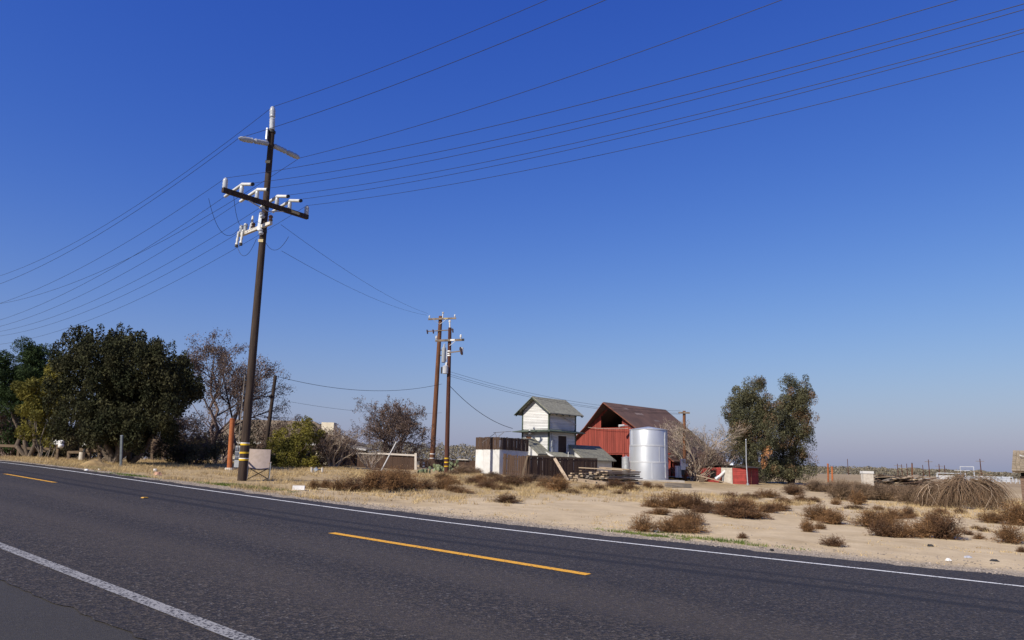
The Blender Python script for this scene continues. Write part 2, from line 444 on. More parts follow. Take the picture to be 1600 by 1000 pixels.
def build_ground():
    ang = np.concatenate([np.arange(-52, 52, .3), np.arange(52, 308, 4.)]); ang = np.radians(ang)
    rr = [.4]
    while rr[-1] < 6500: rr.append(rr[-1] * (1.022 if 6 < rr[-1] < 90 else 1.06))
    rr = np.array(rr); A, Rr = np.meshgrid(ang, rr)
    X = Rr * np.sin(A); Y = Rr * np.cos(A); Z = surface_z(X, Y)
    nr, na = X.shape; V = np.stack([X, Y, Z], -1).reshape(-1, 3)
    V = np.vstack([V, [[0, 0, surface_z(0, 0)]]]); idx = np.arange(nr * na).reshape(nr, na)
    a = idx[:-1]; b = np.roll(idx, -1, 1)[:-1]; c = np.roll(idx, -1, 1)[1:]; d = idx[1:]
    F = np.stack([a, d, c, b], -1).reshape(-1, 4)
    me = np_mesh('ground', V, F)
    uvl = me.uv_layers.new(name='road'); li = np.empty(len(me.loops), np.int32); me.loops.foreach_get('vertex_index', li)
    q = V[:, 0] * DX + V[:, 1] * DY; v = V[:, 0] * NX + V[:, 1] * NY
    uvl.data.foreach_set('uv', (np.stack([q, v], 1)[li] / 100).astype(np.float32).ravel())
    at_ = me.attributes.new('verge', 'FLOAT', 'POINT')
    e = v - edge_v(q); at_.data.foreach_set('value', np.where(e < 0, 1., np.clip(1 - e / 1.5, 0, 1)).astype(np.float32))
    me.polygons.foreach_set('use_smooth', [True] * len(me.polygons))
    return tag(link('ground', me, ground_material()), kind='structure')
build_ground()

# ------------------------------------------------------------------ road
def asphalt(name, old=False):
    m, n, L, b = node_mat(name)
    uv = n.new('ShaderNodeUVMap'); uv.uv_map = 'road'
    sp = n.new('ShaderNodeSeparateXYZ'); L.new(uv.outputs[0], sp.inputs[0])
    v = mth(n, L, 'MULTIPLY', sp.outputs[1], 100.)
    tc = n.new('ShaderNodeTexCoord'); P = tc.outputs['Object']
    vo = n.new('ShaderNodeTexVoronoi'); vo.inputs['Scale'].default_value = 55. if not old else 130.; L.new(P, vo.inputs['Vector'])
    sv = n.new('ShaderNodeSeparateColor'); L.new(vo.outputs['Color'], sv.inputs[0])
    g = noise(n, L, P, 1.1, 5, .6)
    lo, hi = ((.0175, .0155, .014), (.082, .066, .052)) if not old else ((.031, .028, .0245), (.060, .054, .047))
    st = mth(n, L, 'POWER', sv.outputs[0], 2.2)
    col = mixc(n, L, st, lo, hi)
    pale = mth(n, L, 'MULTIPLY', rng_(n, L, sv.outputs[1], .965, .995), .6)
    if not old:
        col = mixc(n, L, pale, col, (.17, .16, .15))
        mp = n.new('ShaderNodeMapping'); mp.inputs['Scale'].default_value = (6., 100., 1.); L.new(uv.outputs[0], mp.inputs['Vector'])
        streak = noise(n, L, mp.outputs[0], 1.2, 4)
        vv = mth(n, L, 'ADD', v, mth(n, L, 'MULTIPLY', mth(n, L, 'SUBTRACT', g, .5), .16))
        def band(c, w, d):
            x = mth(n, L, 'ABSOLUTE', mth(n, L, 'SUBTRACT', vv, c), 0.)
            return mth(n, L, 'MULTIPLY', rng_(n, L, x, w, w * .35), d)
        # tar-dark tyre streaks in the far lane, polished wheel paths in the near one
        ln = n.new('ShaderNodeAttribute'); ln.attribute_name = 'lane'
        vn = vv; vv = mth(n, L, 'ADD', ln.outputs['Fac'], mth(n, L, 'MULTIPLY', mth(n, L, 'SUBTRACT', g, .5), .12))
        dk = mth(n, L, 'MAXIMUM', band(-1.70, .15, .75), band(-2.35, .19, .85)); vv = vn
        col = mixc(n, L, dk, col, (.015, .0132, .0125))
        wp = mth(n, L, 'MAXIMUM', band(4.1, .7, .7), band(5.7, .6, .7))
        wp = mth(n, L, 'MULTIPLY', wp, rng_(n, L, streak, .35, .65))
        col = mixc(n, L, wp, col, (.070, .057, .045))
        col = mixc(n, L, rng_(n, L, streak, .45, .7, 0., .35), col, (.025, .022, .021))
    else:
        col = mixc(n, L, rng_(n, L, g, .35, .65, 0., .5), col, (.043, .039, .034))
    L.new(col, b.inputs['Base Color'])
    L.new(rng_(n, L, sv.outputs[2], 0., 1., .62, .9), b.inputs['Roughness']); b.inputs['Specular IOR Level'].default_value = .3
    bu = nd(n, 'ShaderNodeBump', Strength=.7 if not old else .35, Distance=.008)
    L.new(vo.outputs['Distance'], bu.inputs['Height']); L.new(bu.outputs[0], b.inputs['Normal'])
    return m
def strip(name, qs, lo, hi, dz, m, parent=None, nv=6):
    """sheet between two curves lo(q), hi(q) laid on the crowned road"""
    qs = np.asarray(qs, float); lo = np.broadcast_to(lo, qs.shape); hi = np.broadcast_to(hi, qs.shape)
    tt = np.linspace(0, 1, nv); v = lo[:, None] + (hi - lo)[:, None] * tt
    if nv > 6:                                                          # a vertex row on the crown
        v = np.concatenate([lo[:, None] + (VC - lo)[:, None] * tt, VC + (hi - VC)[:, None] * tt[1:]], 1)
    q = np.broadcast_to(qs[:, None], v.shape); X = q * DX + v * NX; Y = q * DY + v * NY
    Z = base_z(X, Y) + dz
    V = np.stack([X, Y, Z], -1).reshape(-1, 3); i = np.arange(v.size).reshape(v.shape)
    F = np.stack([i[:-1, :-1], i[:-1, 1:], i[1:, 1:], i[1:, :-1]], -1).reshape(-1, 4)
    me = np_mesh(name, V, F); bm = bmesh.new(); bm.from_mesh(me); bmesh.ops.recalc_face_normals(bm, faces=bm.faces)
    if bm.faces and sum(f.normal.z for f in bm.faces) < 0: bmesh.ops.reverse_faces(bm, faces=bm.faces)
    bm.to_mesh(me); bm.free()
    uvl = me.uv_layers.new(name='road'); li = np.empty(len(me.loops), np.int32); me.loops.foreach_get('vertex_index', li)
    uvl.data.foreach_set('uv', (np.stack([q.ravel(), v.ravel()], 1)[li] / 100).astype(np.float32).ravel())
    la_ = me.attributes.new('lane', 'FLOAT', 'POINT'); la_.data.foreach_set('value', (v - far_v(q)).astype(np.float32).ravel())
    return link(name, me, m, parent)
QR = np.concatenate([np.arange(-40, -4, 1.), np.arange(-4, 60, .12), np.arange(60, 400, 5.)])
rag = lambda s, a: (vnoise(QR * 1.7, QR * 0 + s, s) - .5) * a + (vnoise(QR * 6.1, QR * 0 + s, s + 3) - .5) * a * .8
shoulder = tag(strip('road_shoulder', QR, -2.4, 2.75, -.006, asphalt('old_shoulder_asphalt', True), nv=6), kind='structure')
road = tag(strip('road', QR, 2.44 + rag(1, .05) + (vnoise(QR * 17., QR * 0, 31) - .5) * .05, edge_v(QR) + rag(2, .22), 0., asphalt('chip_seal_asphalt'), nv=10), kind='structure')
def paint(name, col, wear):
    m, n, L, b = node_mat(name)
    tc = n.new('ShaderNodeTexCoord'); P = tc.outputs['Object']
    vo = n.new('ShaderNodeTexVoronoi'); vo.inputs['Scale'].default_value = 60.; L.new(P, vo.inputs['Vector'])
    sv = n.new('ShaderNodeSeparateColor'); L.new(vo.outputs['Color'], sv.inputs[0])
    w = mth(n, L, 'ADD', sv.outputs[0], mth(n, L, 'MULTIPLY', mth(n, L, 'SUBTRACT', noise(n, L, P, 3., 4), .5), .8))
    c = mixc(n, L, rng_(n, L, w, 1 - wear - .08, 1 - wear + .08), col, (.045, .042, .042))
    L.new(c, b.inputs['Base Color']); b.inputs['Roughness'].default_value = .75
    bu = nd(n, 'ShaderNodeBump', Strength=.5, Distance=.006); L.new(vo.outputs['Distance'], bu.inputs['Height']); L.new(bu.outputs[0], b.inputs['Normal'])
    return m
M_LINEW = paint('worn_white_line_paint', (.25, .245, .24), .30)
M_LINEW2 = paint('fresh_white_line_paint', (.66, .66, .64), .10)
M_LINEY = paint('yellow_line_paint', (.66, .33, .02), .07)
def offset_line(name, curve, w, m, a=-30, b=200):
    qs = np.concatenate([np.arange(a, -4, 1.), np.arange(-4, 60, .15), np.arange(60, b, 5.)]); v = curve(qs)
    return strip(name, qs, v - w / 2, v + w / 2, .004, m, road, nv=2)
offset_line('edge_line', lambda q: np.interp(q, [-30, 4, 10, 30, 200], [2.84, 2.86, 3.02, 3.02, 3.02]), .125, M_LINEW)
offset_line('edge_line', far_v, .105, M_LINEW2)
yel_v = lambda q: np.interp(q, [-60, 4, 8.3, 14, 22, 200], [6.62, 6.62, 6.5, 6.75, 6.88, 6.9])
for qa, qb in ((4.28, 8.3), (18.72, 22.13), (33.2, 36.8), (47.6, 51.2), (62, 65.6), (-10.3, -6.7)):
    qs = np.linspace(qa, qb, 24); v = yel_v(qs)
    strip('centre_line_dash', qs, v - .06, v + .06, .004, M_LINEY, road, nv=2)
g = ground_at(226, 778.5)
mk = empty('road_reflector', 'small yellow raised pavement marker between two yellow dashes', 'road marker', (g[0], g[1], gz(g[0], g[1]) + .004), PHI)
mb = MB(); mb.add([(-.055, -.05, 0), (.055, -.05, 0), (.055, .05, 0), (-.055, .05, 0), (-.035, -.04, .018), (.035, -.04, .018), (.035, .04, .018), (-.035, .04, .018)],
       [(0, 3, 2, 1), (4, 5, 6, 7), (0, 1, 5, 4), (1, 2, 6, 5), (2, 3, 7, 6), (3, 0, 4, 7)])
mb.build('marker_body', mat('marker_yellow', (.62, .36, .06), .4), mk, local=True)
MB().box(-.045, .045, -.056, -.047, .003, .013).build('lens', mat('marker_lens', (.75, .35, .05), .15), mk, local=True)

# ------------------------------------------------------------------ main roadside pole
def pole_axis(bx, by, tx, ty, Y=None):
    b = ground_at(bx, by)
    return b, at(tx, ty, b[1] if Y is None else Y)
def ring_band(name, m, parent, b, t, f, r, h, dr=.006):
    """a band round the pole at fraction f of its length"""
    b = np.array(b); t = np.array(t); d = (t - b) / np.linalg.norm(t - b); c = b + (t - b) * f
    return MB().path([c - d * h / 2, c + d * h / 2], [r + dr] * 2, 16).build(name, m, parent, True)
Db = np.array([DX, DY, 0.]); Nb = np.array([NX, NY, 0.])
pb, pt = pole_axis(378, 749.5, 425, 204)
pd = (pt - pb) / np.linalg.norm(pt - pb); plen = np.linalg.norm(pt - pb)
PR0, PR1 = .142, .098
main_pole = empty('transmission_pole', 'tall dark brown timber pole with two crossarms beside the road', 'utility pole', pb)
MB().path([pb - pd * .4, pb, pb + pd * plen * .5, pt], [PR0 + .01, PR0, (PR0 + PR1) / 2, PR1], 18).build('shaft', M_POLE, main_pole, True)
def pole_f(py):
    """fraction up the pole for a picture row"""
    return (749.5 - py) / (749.5 - 204)
prad = lambda f: PR0 + (PR1 - PR0) * f
for py in (699, 711, 721):
    ring_band('yellow_band', M_YEL, main_pole, pb, pt, pole_f(py), prad(pole_f(py)), .055)
for py in (697, 719.3):
    ring_band('pale_band', M_WHITEBAND, main_pole, pb, pt, pole_f(py), prad(pole_f(py)), .03)
for py in (259, 389):
    f = pole_f(py); c = pb + (pt - pb) * f
    MB().beam(c + np.array([-.02, -prad(f) - .004, -.05]), c + np.array([-.02, -prad(f) - .004, .05]), .16, .012, up=(0, 1, 0)).build('number_tag', M_TAG, main_pole)
def stick(name, a, b, rs, m, parent, n=12):
    """stacked insulator: a line of swollen sheds between two points"""
    a = np.array(a); b = np.array(b); k = len(rs); t = np.linspace(0, 1, k)[:, None]
    return MB().path(list(a + (b - a) * t), rs, n).build(name, m, parent, True)
post_rs = [.085, .10, .088, .10, .088, .10, .088, .10, .07, .105, .09, .105, .09, .105, .09, .08, .05]
# top post insulator standing on a dark collar
ptop = at(426, 167, pb[1])
stick('post_insulator', pt + pd * .03, ptop, post_rs, M_PORC, main_pole)
ring_band('collar', M_DARKSTEEL, main_pole, pb, pt, .995, PR1, .07, .03)
c = pb + (pt - pb) * pole_f(214)
MB().beam(c - Nb * .17 - pd * .2, c - Nb * .17 + pd * .22, .05, .16, up=(0, 1, 0)).build('mounting_bracket', M_GALV, main_pole)
# two long side insulators
cA = pb + (pt - pb) * pole_f(228)
pL = on_plane(373, 216, cA, (NX, NY)); pR = on_plane(468, 247, cA, (NX, NY))
rsd = [.06, .095, .08, .095, .08, .095, .08, .095, .055, .10, .085, .10, .085, .10, .085, .075, .03]
stick('side_insulator', cA - Nb * .1, pL, rsd, M_PORC, main_pole); stick('side_insulator', cA + Nb * .1, pR, rsd, M_PORC, main_pole)
# timber crossarm
cB = pb + (pt - pb) * pole_f(318)
aL = on_plane(343, 305, cB, (NX, NY)); aR = on_plane(477, 334.5, cB, (NX, NY)); off = -Db * (prad(.8) + .05)
aL = aL + off; aR = aR + off
aL[2] = aR[2] = (aL[2] + aR[2]) / 2
alen = np.linalg.norm(aR - aL); axis = (aR - aL) / alen
crossarm = MB().beam(aL, aR, .13, .15).build('crossarm', M_POLE, main_pole)
arm = lambda t: aL + (aR - aL) * t
wire_ends = []
for t in (.02, .98):
    p = arm(t); stick('pin_insulator', p + np.array([0, 0, .07]), p + np.array([0, 0, .42]), [.07, .085, .075, .085, .075, .085, .07, .03], M_PORC, main_pole)
    wire_ends.append(p + np.array([0, 0, .42]))
for t in (.20, .375, .61, .765):
    p = arm(t); q = p + np.array([0, 0, .33])
    stick('pin_insulator', p + np.array([0, 0, .07]), q, [.06, .075, .065, .075, .065, .06], M_PORC, main_pole)
    # pale guard along the wire: level towards the near span, dipping towards the far one
    a = q + np.array([0, 0, .06]); e1 = a - Db * .6 + np.array([0, 0, -.14]); e2 = a + Db * 1.0 + np.array([0, 0, -.2])
    MB().path([e2, a - np.array([0, 0, .01]), a, e1], [.05, .055, .055, .055], 10).build('line_guard', M_GUARD, main_pole, True)
    MB().path([e1, e1 - Db * .06], [.06, .06], 10).build('guard_cap', M_DARKSTEEL, main_pole)
    wire_ends.append(a)
wire_ends = sorted(wire_ends, key=lambda p: p @ Nb)
cD = pb + (pt - pb) * pole_f(341)
for t in (.28, .70):
    MB().beam(arm(t) + np.array([0, 0, -.07]), cD + off * .9, .05, .025).build('brace', M_GALV, main_pole)
ring_band('strap', M_DARKSTEEL, main_pole, pb, pt, pole_f(335), prad(.75), .10, .01)
MB().beam(arm(.83) - Db * .07 - axis * .16, arm(.83) - Db * .07 + axis * .16, .012, .09).build('arm_tag', M_TAG, main_pole)
# pale lower arm lying along the road, carrying the branch line to the farm
cE = pb + (pt - pb) * pole_f(361)
lL = on_plane(379, 369, cE, (DX, DY)); lR = on_plane(428, 349.5, cE, (DX, DY)); o2 = -Nb * (prad(.72) + .06)
lL, lR = lL + o2 * .6, lR + o2 * .6
MB().beam(lL, lR, .10, .11).build('lower_arm', mat('pale_fibreglass', (.58, .55, .49), .6, (.44, .41, .36), 9), main_pole)
la = lambda t: lL + (lR - lL) * t
for t in (.03, .17):
    p = la(t)
    stick('cutout_insulator', p + np.array([0, 0, .02]), p + np.array([0, 0, .34]), [.05, .075, .06, .075, .06], M_PORC, main_pole)
    stick('fuse_cutout', p + o2 * .5 + np.array([0, 0, .1]), p + o2 * .7 + np.array([0, 0, -.38]), [.03, .05, .035, .05, .035, .06], M_GUARD, main_pole)
    MB().path([p + o2 * .7 + np.array([0, 0, -.38]), p + o2 * .7 + np.array([0, 0, -.46])], [.05, .06], 8).build('cutout_base', M_DARKSTEEL, main_pole)
p = la(.32)
MB().path([p + np.array([0, 0, .05]), p + np.array([.06, 0, .55])], .03, 8).path([p + (lR - lL) * .08 + np.array([0, 0, .05]), p + np.array([.06, 0, .55])], .03, 8).build('switch_blade', M_GUARD, main_pole)
stick('pin_insulator', la(.43) + np.array([0, 0, .05]), la(.43) + np.array([0, 0, .26]), [.05, .075, .05, .07, .04], M_BROWNPORC, main_pole)
stick('pin_insulator', la(.97) + np.array([0, 0, .05]), la(.97) + np.array([0, 0, .28]), [.05, .075, .05, .08, .04], M_BROWNPORC, main_pole)
for dz in (.38, -.2):
    stick('strain_insulator', cE + o2 + np.array([.04, 0, dz]), cE + o2 + np.array([.1, 0, dz - .22]), [.05, .09, .06, .09, .05], M_PORC, main_pole)
MB().beam(cE + o2 * 1.02 + np.array([0, 0, -.25]), cE + o2 * 1.02 + np.array([.03, 0, .4]), .1, .06, up=(0, 1, 0)).build('arm_plate', M_GALV, main_pole)
ring_band('strap', M_DARKSTEEL, main_pole, pb, pt, pole_f(373), prad(.7), .07, .01)
# grey riser conduit up the road side
MB().path([pb - Nb * (PR0 + .03) + np.array([-.06, 0, .9]), pb + (pt - pb) * .28 - Nb * (prad(.28) + .03) + np.array([-.05, 0, 0])], .014, 8).build('conduit', M_PLANKGREY, main_pole)

# ------------------------------------------------------------------ wires: each hangs in the upright plane along the road
def parabola(p0, p1, p2, n, s0, s1):
    """curve through three points of one upright plane, parameter 0..1 from p0 (0) via p1 (tm) to p2 (1), sampled s0..s1"""
    p0, p1, p2 = map(np.array, (p0, p1, p2)); h = p2[:2] - p0[:2]; tm = (p1[:2] - p0[:2]) @ h / (h @ h)
    z0, z1, z2 = p0[2], p1[2], p2[2]
    a = ((z1 - z0) / tm - (z2 - z0)) / (tm - 1); b = z2 - z0 - a
    t = np.linspace(s0, s1, n); return np.stack([p0[0] + h[0] * t, p0[1] + h[1] * t, z0 + b * t + a * t * t], 1)
def wire(name, pts, r, label, group):
    o = MB().path(list(pts), r, 5).build(name, M_WIRE, None, True)
    return tag(o, label, 'power line', group)
right_exit = [(1495, 0), (1600, 6), (1600, 15), (1600, 45), (1600, 51), (1600, 80)]
right_mid = [(1000, 133), (1010, 155), (1010, 176), (1010, 181), (1010, 200), (1010, 216)]
left_exit = [474, 500, 510, 518, 525, 538]
def span(name, A, rx, lx, r, label):
    A = np.array(A); R_ = on_plane(*rx, A, (DX, DY)); Lf = on_plane(*lx, A, (DX, DY))
    # right: towards the camera side and past it
    dr = np.linalg.norm((R_ - A)[:2]); sag = .0008 * dr * dr
    m = (A + R_) / 2; m[2] -= sag
    rp = parabola(A, m, R_, 26, 1.45, 0)
    dl = np.linalg.norm((Lf - A)[:2]); m = (A + Lf) / 2; m[2] -= min(.0011 * dl * dl, .9)
    lp = parabola(A, m, Lf, 26, 0, 1.35)
    wire(name, np.vstack([rp[:-1], lp]), r, label, 'wires along the road')
words = ['nearest', 'second', 'third', 'fourth', 'fifth', 'farthest']
for i, A in enumerate(wire_ends):
    span('power_line', A, right_exit[i], (0, left_exit[i]), .0062, 'thin dark power line on the timber crossarm, %s of the six from the road' % words[i])
span('power_line', ptop, (854, 0), (0, 431), .0075, 'topmost dark power line running from the very top of the roadside pole')
span('power_line', pL, (946, 0), (0, 443.5), .0075, 'dark power line held by the left long grey side insulator')
span('power_line', pR, (1221, 0), (0, 474.5), .0075, 'dark power line held by the right long grey side insulator')
# splice sleeve on one wire
# jumper loops hanging from the arms
def loop(a, b, sag, label):
    a = np.array(a); b = np.array(b); t = np.linspace(0, 1, 16)[:, None]
    P = a + (b - a) * t; P[:, 2] -= 4 * sag * (t * (1 - t))[:, 0]
    tag(MB().path(list(P), .007, 5).build('jumper_wire', M_WIRE, None, True), label, 'wire', 'jumper wires on the roadside pole')
loop(on_plane(326, 310, wire_ends[0], (DX, DY)), la(.03) + np.array([0, 0, .34]), .75, 'long loose wire loop left of the pale lower arm')
loop(arm(.12) + np.array([0, 0, -.05]), la(.17) + np.array([0, 0, .34]), .45, 'loose wire loop hanging below the left half of the crossarm')
loop(la(.06) + o2 * .7 + np.array([0, 0, -.46]), cE + o2 + np.array([-.05, 0, -.55]), .45, 'small wire loop under the left end of the pale lower arm')
loop(cE + o2 + np.array([.05, 0, -.2]), la(.97) + np.array([.55, .3, -.35]), .6, 'wire loop hanging right of the pole below the pale arm')

# ------------------------------------------------------------------ farm poles
def farm_pole(base, top, r0, r1, m, label, cat='utility pole'):
    e = empty('farm_pole', label, cat, base)
    d = np.array(top) - np.array(base); d /= np.linalg.norm(d)
    MB().path([np.array(base) - d * .3, base, (np.array(base) + np.array(top)) / 2, top], [r0 * 1.03, r0, (r0 + r1) / 2, r1], 14).build('shaft', m, e, True)
    return e
def pin(parent, p, h=.22, r=.06):
    stick('pin_insulator', p, np.array(p) + np.array([0, 0, h]), [r * .5, r * .5, r, r * .8, r, r * .4], M_GUARD, parent, 8)
b2, t2 = pole_axis(674.5, 731, 688.5, 494); b3, t3 = pole_axis(697.5, 740, 703, 512)
X1 = (1, 0)
P2 = farm_pole(b2, t2, .19, .135, M_POLE2, 'orange-brown farm pole on the left of the pair, with the upper crossarm')
P3 = farm_pole(b3, t3, .125, .09, M_POLE3, 'thin dark red farm pole on the right of the pair, with yellow bands')
a, b = on_plane(669.5, 499.5, t2, X1), on_plane(713, 498, t2, X1); f = np.array([0, -.17, 0])
MB().beam(a + f, b + f, .10, .12).build('crossarm', M_ARM, P2)
pin(P2, a + f + np.array([.08, 0, .06])); pin(P2, b + f + np.array([-.1, 0, .06]))
MB().beam(on_plane(694, 498.7, t2, X1) + f * 1.35, on_plane(700, 498.5, t2, X1) + f * 1.35, .02, .1).build('arm_tag', M_TAG, P2)
c = on_plane(691.5, 499, t2, X1) + f; MB().path([c, c + np.array([.03, 0, .38])], .035, 8).build('pin_post', M_GUARD, P2); pin(P2, c + np.array([.03, 0, .36]), .16, .09)
for s_, m_ in ((677, .55), (697, .6)):
    MB().beam(on_plane(s_, 500, t2, X1) + f * 1.3, on_plane(687.5, 507.5, t2, X1) + f * .9, .03, .02).build('brace', M_GALV, P2)
a, b = on_plane(667.5, 518.5, t2, X1), on_plane(688, 517.5, t2, X1)
MB().beam(a + f, on_plane(709, 516, t2, X1) + f, .06, .07).build('crossarm', M_ARM, P2)
for t_ in (0.02, .47, 1.95):
    p = a + (b - a) * t_ + f
    stick('fuse_cutout', p + np.array([-.02, -.05, .12]), p + np.array([.05, -.08, -.2]), [.03, .06, .04, .06, .03], M_BROWNPORC, P2, 8)
for py in (710, 716.5):
    fr = (731 - py) / (731 - 494); ring_band('white_band', M_WHITEBAND, P2, b2, t2, fr, .19 - .055 * fr, .05)
a, b = on_plane(680.5, 533, t3, X1), on_plane(725, 531.5, t3, X1); f = np.array([0, -.12, 0])
MB().beam(a + f, b + f, .09, .11).build('crossarm', M_ARM, P3)
pin(P3, a + f + np.array([.05, 0, .05])); pin(P3, on_plane(720, 531, t3, X1) + f + np.array([0, 0, .05]))
MB().beam(on_plane(704, 532.2, t3, X1) + f * 1.5, on_plane(711, 532, t3, X1) + f * 1.5, .015, .09).build('arm_tag', M_WHITEBAND, P3)
MB().beam(b + f + np.array([-.12, 0, 0]), b + f + np.array([.02, 0, 0]), .095, .115).build('arm_end', M_DARKSTEEL, P3)
MB().beam(on_plane(712, 533.5, t3, X1) + f * 1.4, on_plane(702.5, 541, t3, X1) + f, .03, .02).build('brace', M_GUARD, P3)
MB().path([t3, np.array(t3) + np.array([-.02, -.02, .28])], .04, 8).build('pin_post', M_GUARD, P3); pin(P3, np.array(t3) + np.array([-.02, -.02, .26]), .15, .07)
a, b = on_plane(702, 551.5, t3, X1), on_plane(721, 549, t3, X1)
MB().beam(a + f, b + f, .06, .06).build('bracket_arm', M_ARM, P3)
stick('fuse_cutout', b + f + np.array([-.06, -.05, .2]), b + f + np.array([.06, -.08, -.22]), [.04, .08, .05, .08, .04], M_BROWNPORC, P3, 8)
MB().path([b + f + np.array([.03, 0, -.02]), b + f + np.array([.03, 0, .18])], .075, 10).build('arrester', M_GUARD, P3, True)
for py, m_ in ((550, M_WHITEBAND), (554, M_WHITEBAND), (557, M_WHITEBAND), (717, M_YEL), (723, M_YEL), (729, M_YEL)):
    fr = (740 - py) / (740 - 512); ring_band('reflective_band', m_, P3, b3, t3, fr, .125 - .035 * fr, .06)
# transformers
ta = at(693.5, 553, b2[1] - .1)
tr = empty('pole_transformer', 'tall pale grey transformer tank hung on the orange-brown farm pole', 'transformer', ta)
MB().path([ta + np.array([0, 0, z]) for z in (-.62, -.60, .38, .46, .52)], [.13, .15, .15, .13, .06], 18).build('tank', M_GREYBOX, tr, True)
stick('bushing', ta + np.array([0, 0, .5]), ta + np.array([.02, 0, .74]), [.05, .07, .05, .07, .04], M_PORC, tr, 8)
MB().path([ta + np.array([.17, 0, .3]), ta + np.array([.21, 0, .2]), ta + np.array([.21, 0, -.3]), ta + np.array([.15, 0, -.5])], .035, 8).build('radiator_pipe', M_GUARD, tr, True)
MB().beam(ta + np.array([-.05, 0, -.1]), ta + np.array([-.33, .1, -.1]), .06, .06).build('hanger', M_DARKSTEEL, tr)
MB().beam(ta + np.array([-.05, 0, .28]), ta + np.array([-.31, .1, .28]), .06, .06).build('hanger', M_DARKSTEEL, tr)
ta = at(696, 578, b3[1] - .12)
tr = empty('pole_transformer', 'short bucket-shaped transformer on the thin dark red farm pole', 'transformer', ta)
MB().path([ta + np.array([0, 0, z]) for z in (-.2, -.19, .17, .19, .24)], [.13, .145, .15, .155, .09], 18).build('tank', M_PORC, tr, True)
stick('bushing', ta + np.array([.03, 0, .22]), ta + np.array([.04, 0, .4]), [.03, .05, .035, .05, .03], M_GUARD, tr, 8)
MB().beam(ta + np.array([.05, .05, .05]), ta + np.array([.2, .12, .05]), .05, .05).build('hanger', M_DARKSTEEL, tr)
MB().beam(ta + np.array([-.2, 0, -.2]), ta + np.array([-.2, 0, .15]), .08, .05, up=(0, 1, 0)).build('cutout_box', M_DARKSTEEL, tr)
# telephone pole by the house
bb = at(417.5, 690, 39); tt = at(430.5, 587, 39); bb = np.array([bb[0] - .1, bb[1], gz(bb[0], 39)])
P4 = farm_pole(bb, tt, .11, .085, M_POLE, 'short leaning dark pole standing behind the yellow-green bush')
MB().path([at(424, 617, 38.85), at(420, 619, 38.85)], [.05, .05], 8).build('bracket', M_DARKSTEEL, P4)
# small pole behind the tank
bb = at(1069.5, 722, 46.3); bb[2] = gz(bb[0], bb[1]); tt = at(1069, 642, 46.3)
P5 = farm_pole(bb, tt, .11, .09, M_POLE2, 'small brown pole with two short crossarms beside the bare tree')
for py, hw in ((645, 8.5), (672.5, 7)):
    c = at(1069, py, 46.18); MB().beam(c - np.array([hw * .041, 0, 0]), c + np.array([hw * .041, 0, 0]), .09, .10).build('crossarm', M_ARM, P5)

def cable(a, b, sag, r, label, name='service_cable', n=24):
    a = np.array(a); b = np.array(b); t = np.linspace(0, 1, n)[:, None]
    P = a + (b - a) * t; P[:, 2] -= 4 * sag * (t * (1 - t))[:, 0]
    return tag(MB().path(list(P), r, 5).build(name, M_WIRE, None, True), label, 'cable')
j3 = at(697, 598, b3[1] - .05)
cable(at(432, 588, 39), at(690, 600, b2[1]), .62, .012, 'slack cable sagging from the short leaning pole to the farm poles')
cable(at(432, 590, 39), at(456, 646, 40), .15, .008, 'thin cable dropping from the short leaning pole into the bush')
cable(at(700, 600, b3[1]), at(801, 669.5, 41.7), .35, .014, 'slack service cable from the farm poles to the white tower house')
for i, (pa, pz, w_) in enumerate(((581, 636, 'upper'), (585, 639.5, 'middle'), (588, 641, 'lower'))):
    cable(at(704, pa, b3[1]), at(1063, pz + 6, 46.2), .5, .007, '%s of three thin lines from the farm poles across the tower roof' % w_)
for i, (pa, pz, w_) in enumerate((((439, 351), (669, 490), 'upper'), ((440, 392), (667, 492.5), 'lower'))):
    cable(on_plane(*pa, cE, (1, 0)), at(*pz, b2[1] - .1), .35, .006, '%s faint line from the roadside pole to the farm poles' % w_)
cable(at(455, 628, 60), at(690, 645, 75), .4, .010, 'distant thin line low behind the brown-leaved bare tree')

# ------------------------------------------------------------------ tower house (white, two storeys)
S45 = math.sqrt(.5)
U = np.array([S45, -S45, 0.]); V_ = np.array([S45, S45, 0.]); RZ = -rad(45)
class Frame:
    """building frame: x along the sunny face to the right, y going back to the right"""
    def __init__(s, name, label, cat, x, y, z=None):
        s.o = np.array([x, y, gz(x, y) if z is None else z]); s.e = empty(name, label, cat, s.o, RZ)
    def w(s, a, b, z): return s.o + U * a + V_ * b + np.array([0, 0, z])
    def part(s, mb, name, m, parent=None, smooth=False): return mb.build(name, m, parent or s.e, smooth, local=True)
TW, TL = 2.14, 2.37
T = Frame('tower_house', 'narrow white clapboard tower house with grey gable roof', 'house', 2.29, 43.0)
zc = T.o[2]
Z_EAVE, Z_RIDGE, Z_LEDGE = 4.52 - zc, 5.27 - zc, 3.32 - zc
roof_z = lambda x: Z_RIDGE - .70 * abs(x + TW / 2)
door = (.78, 1.52, 1.0, 3.03 - zc)      # y0, y1, z0, z1 on the right face
win = (-1.80, -1.38, 1.75, 2.98 - zc)   # x0, x1, z0, z1 on the front
core = MB().prism([(-TW + .03, 0), (-.03, 0), (-.03, Z_EAVE - .02), (-TW / 2, Z_RIDGE - .06), (-TW + .03, Z_EAVE - .02)], .02, TL - .02)
T.part(core, 'wall_core', M_SIDING)
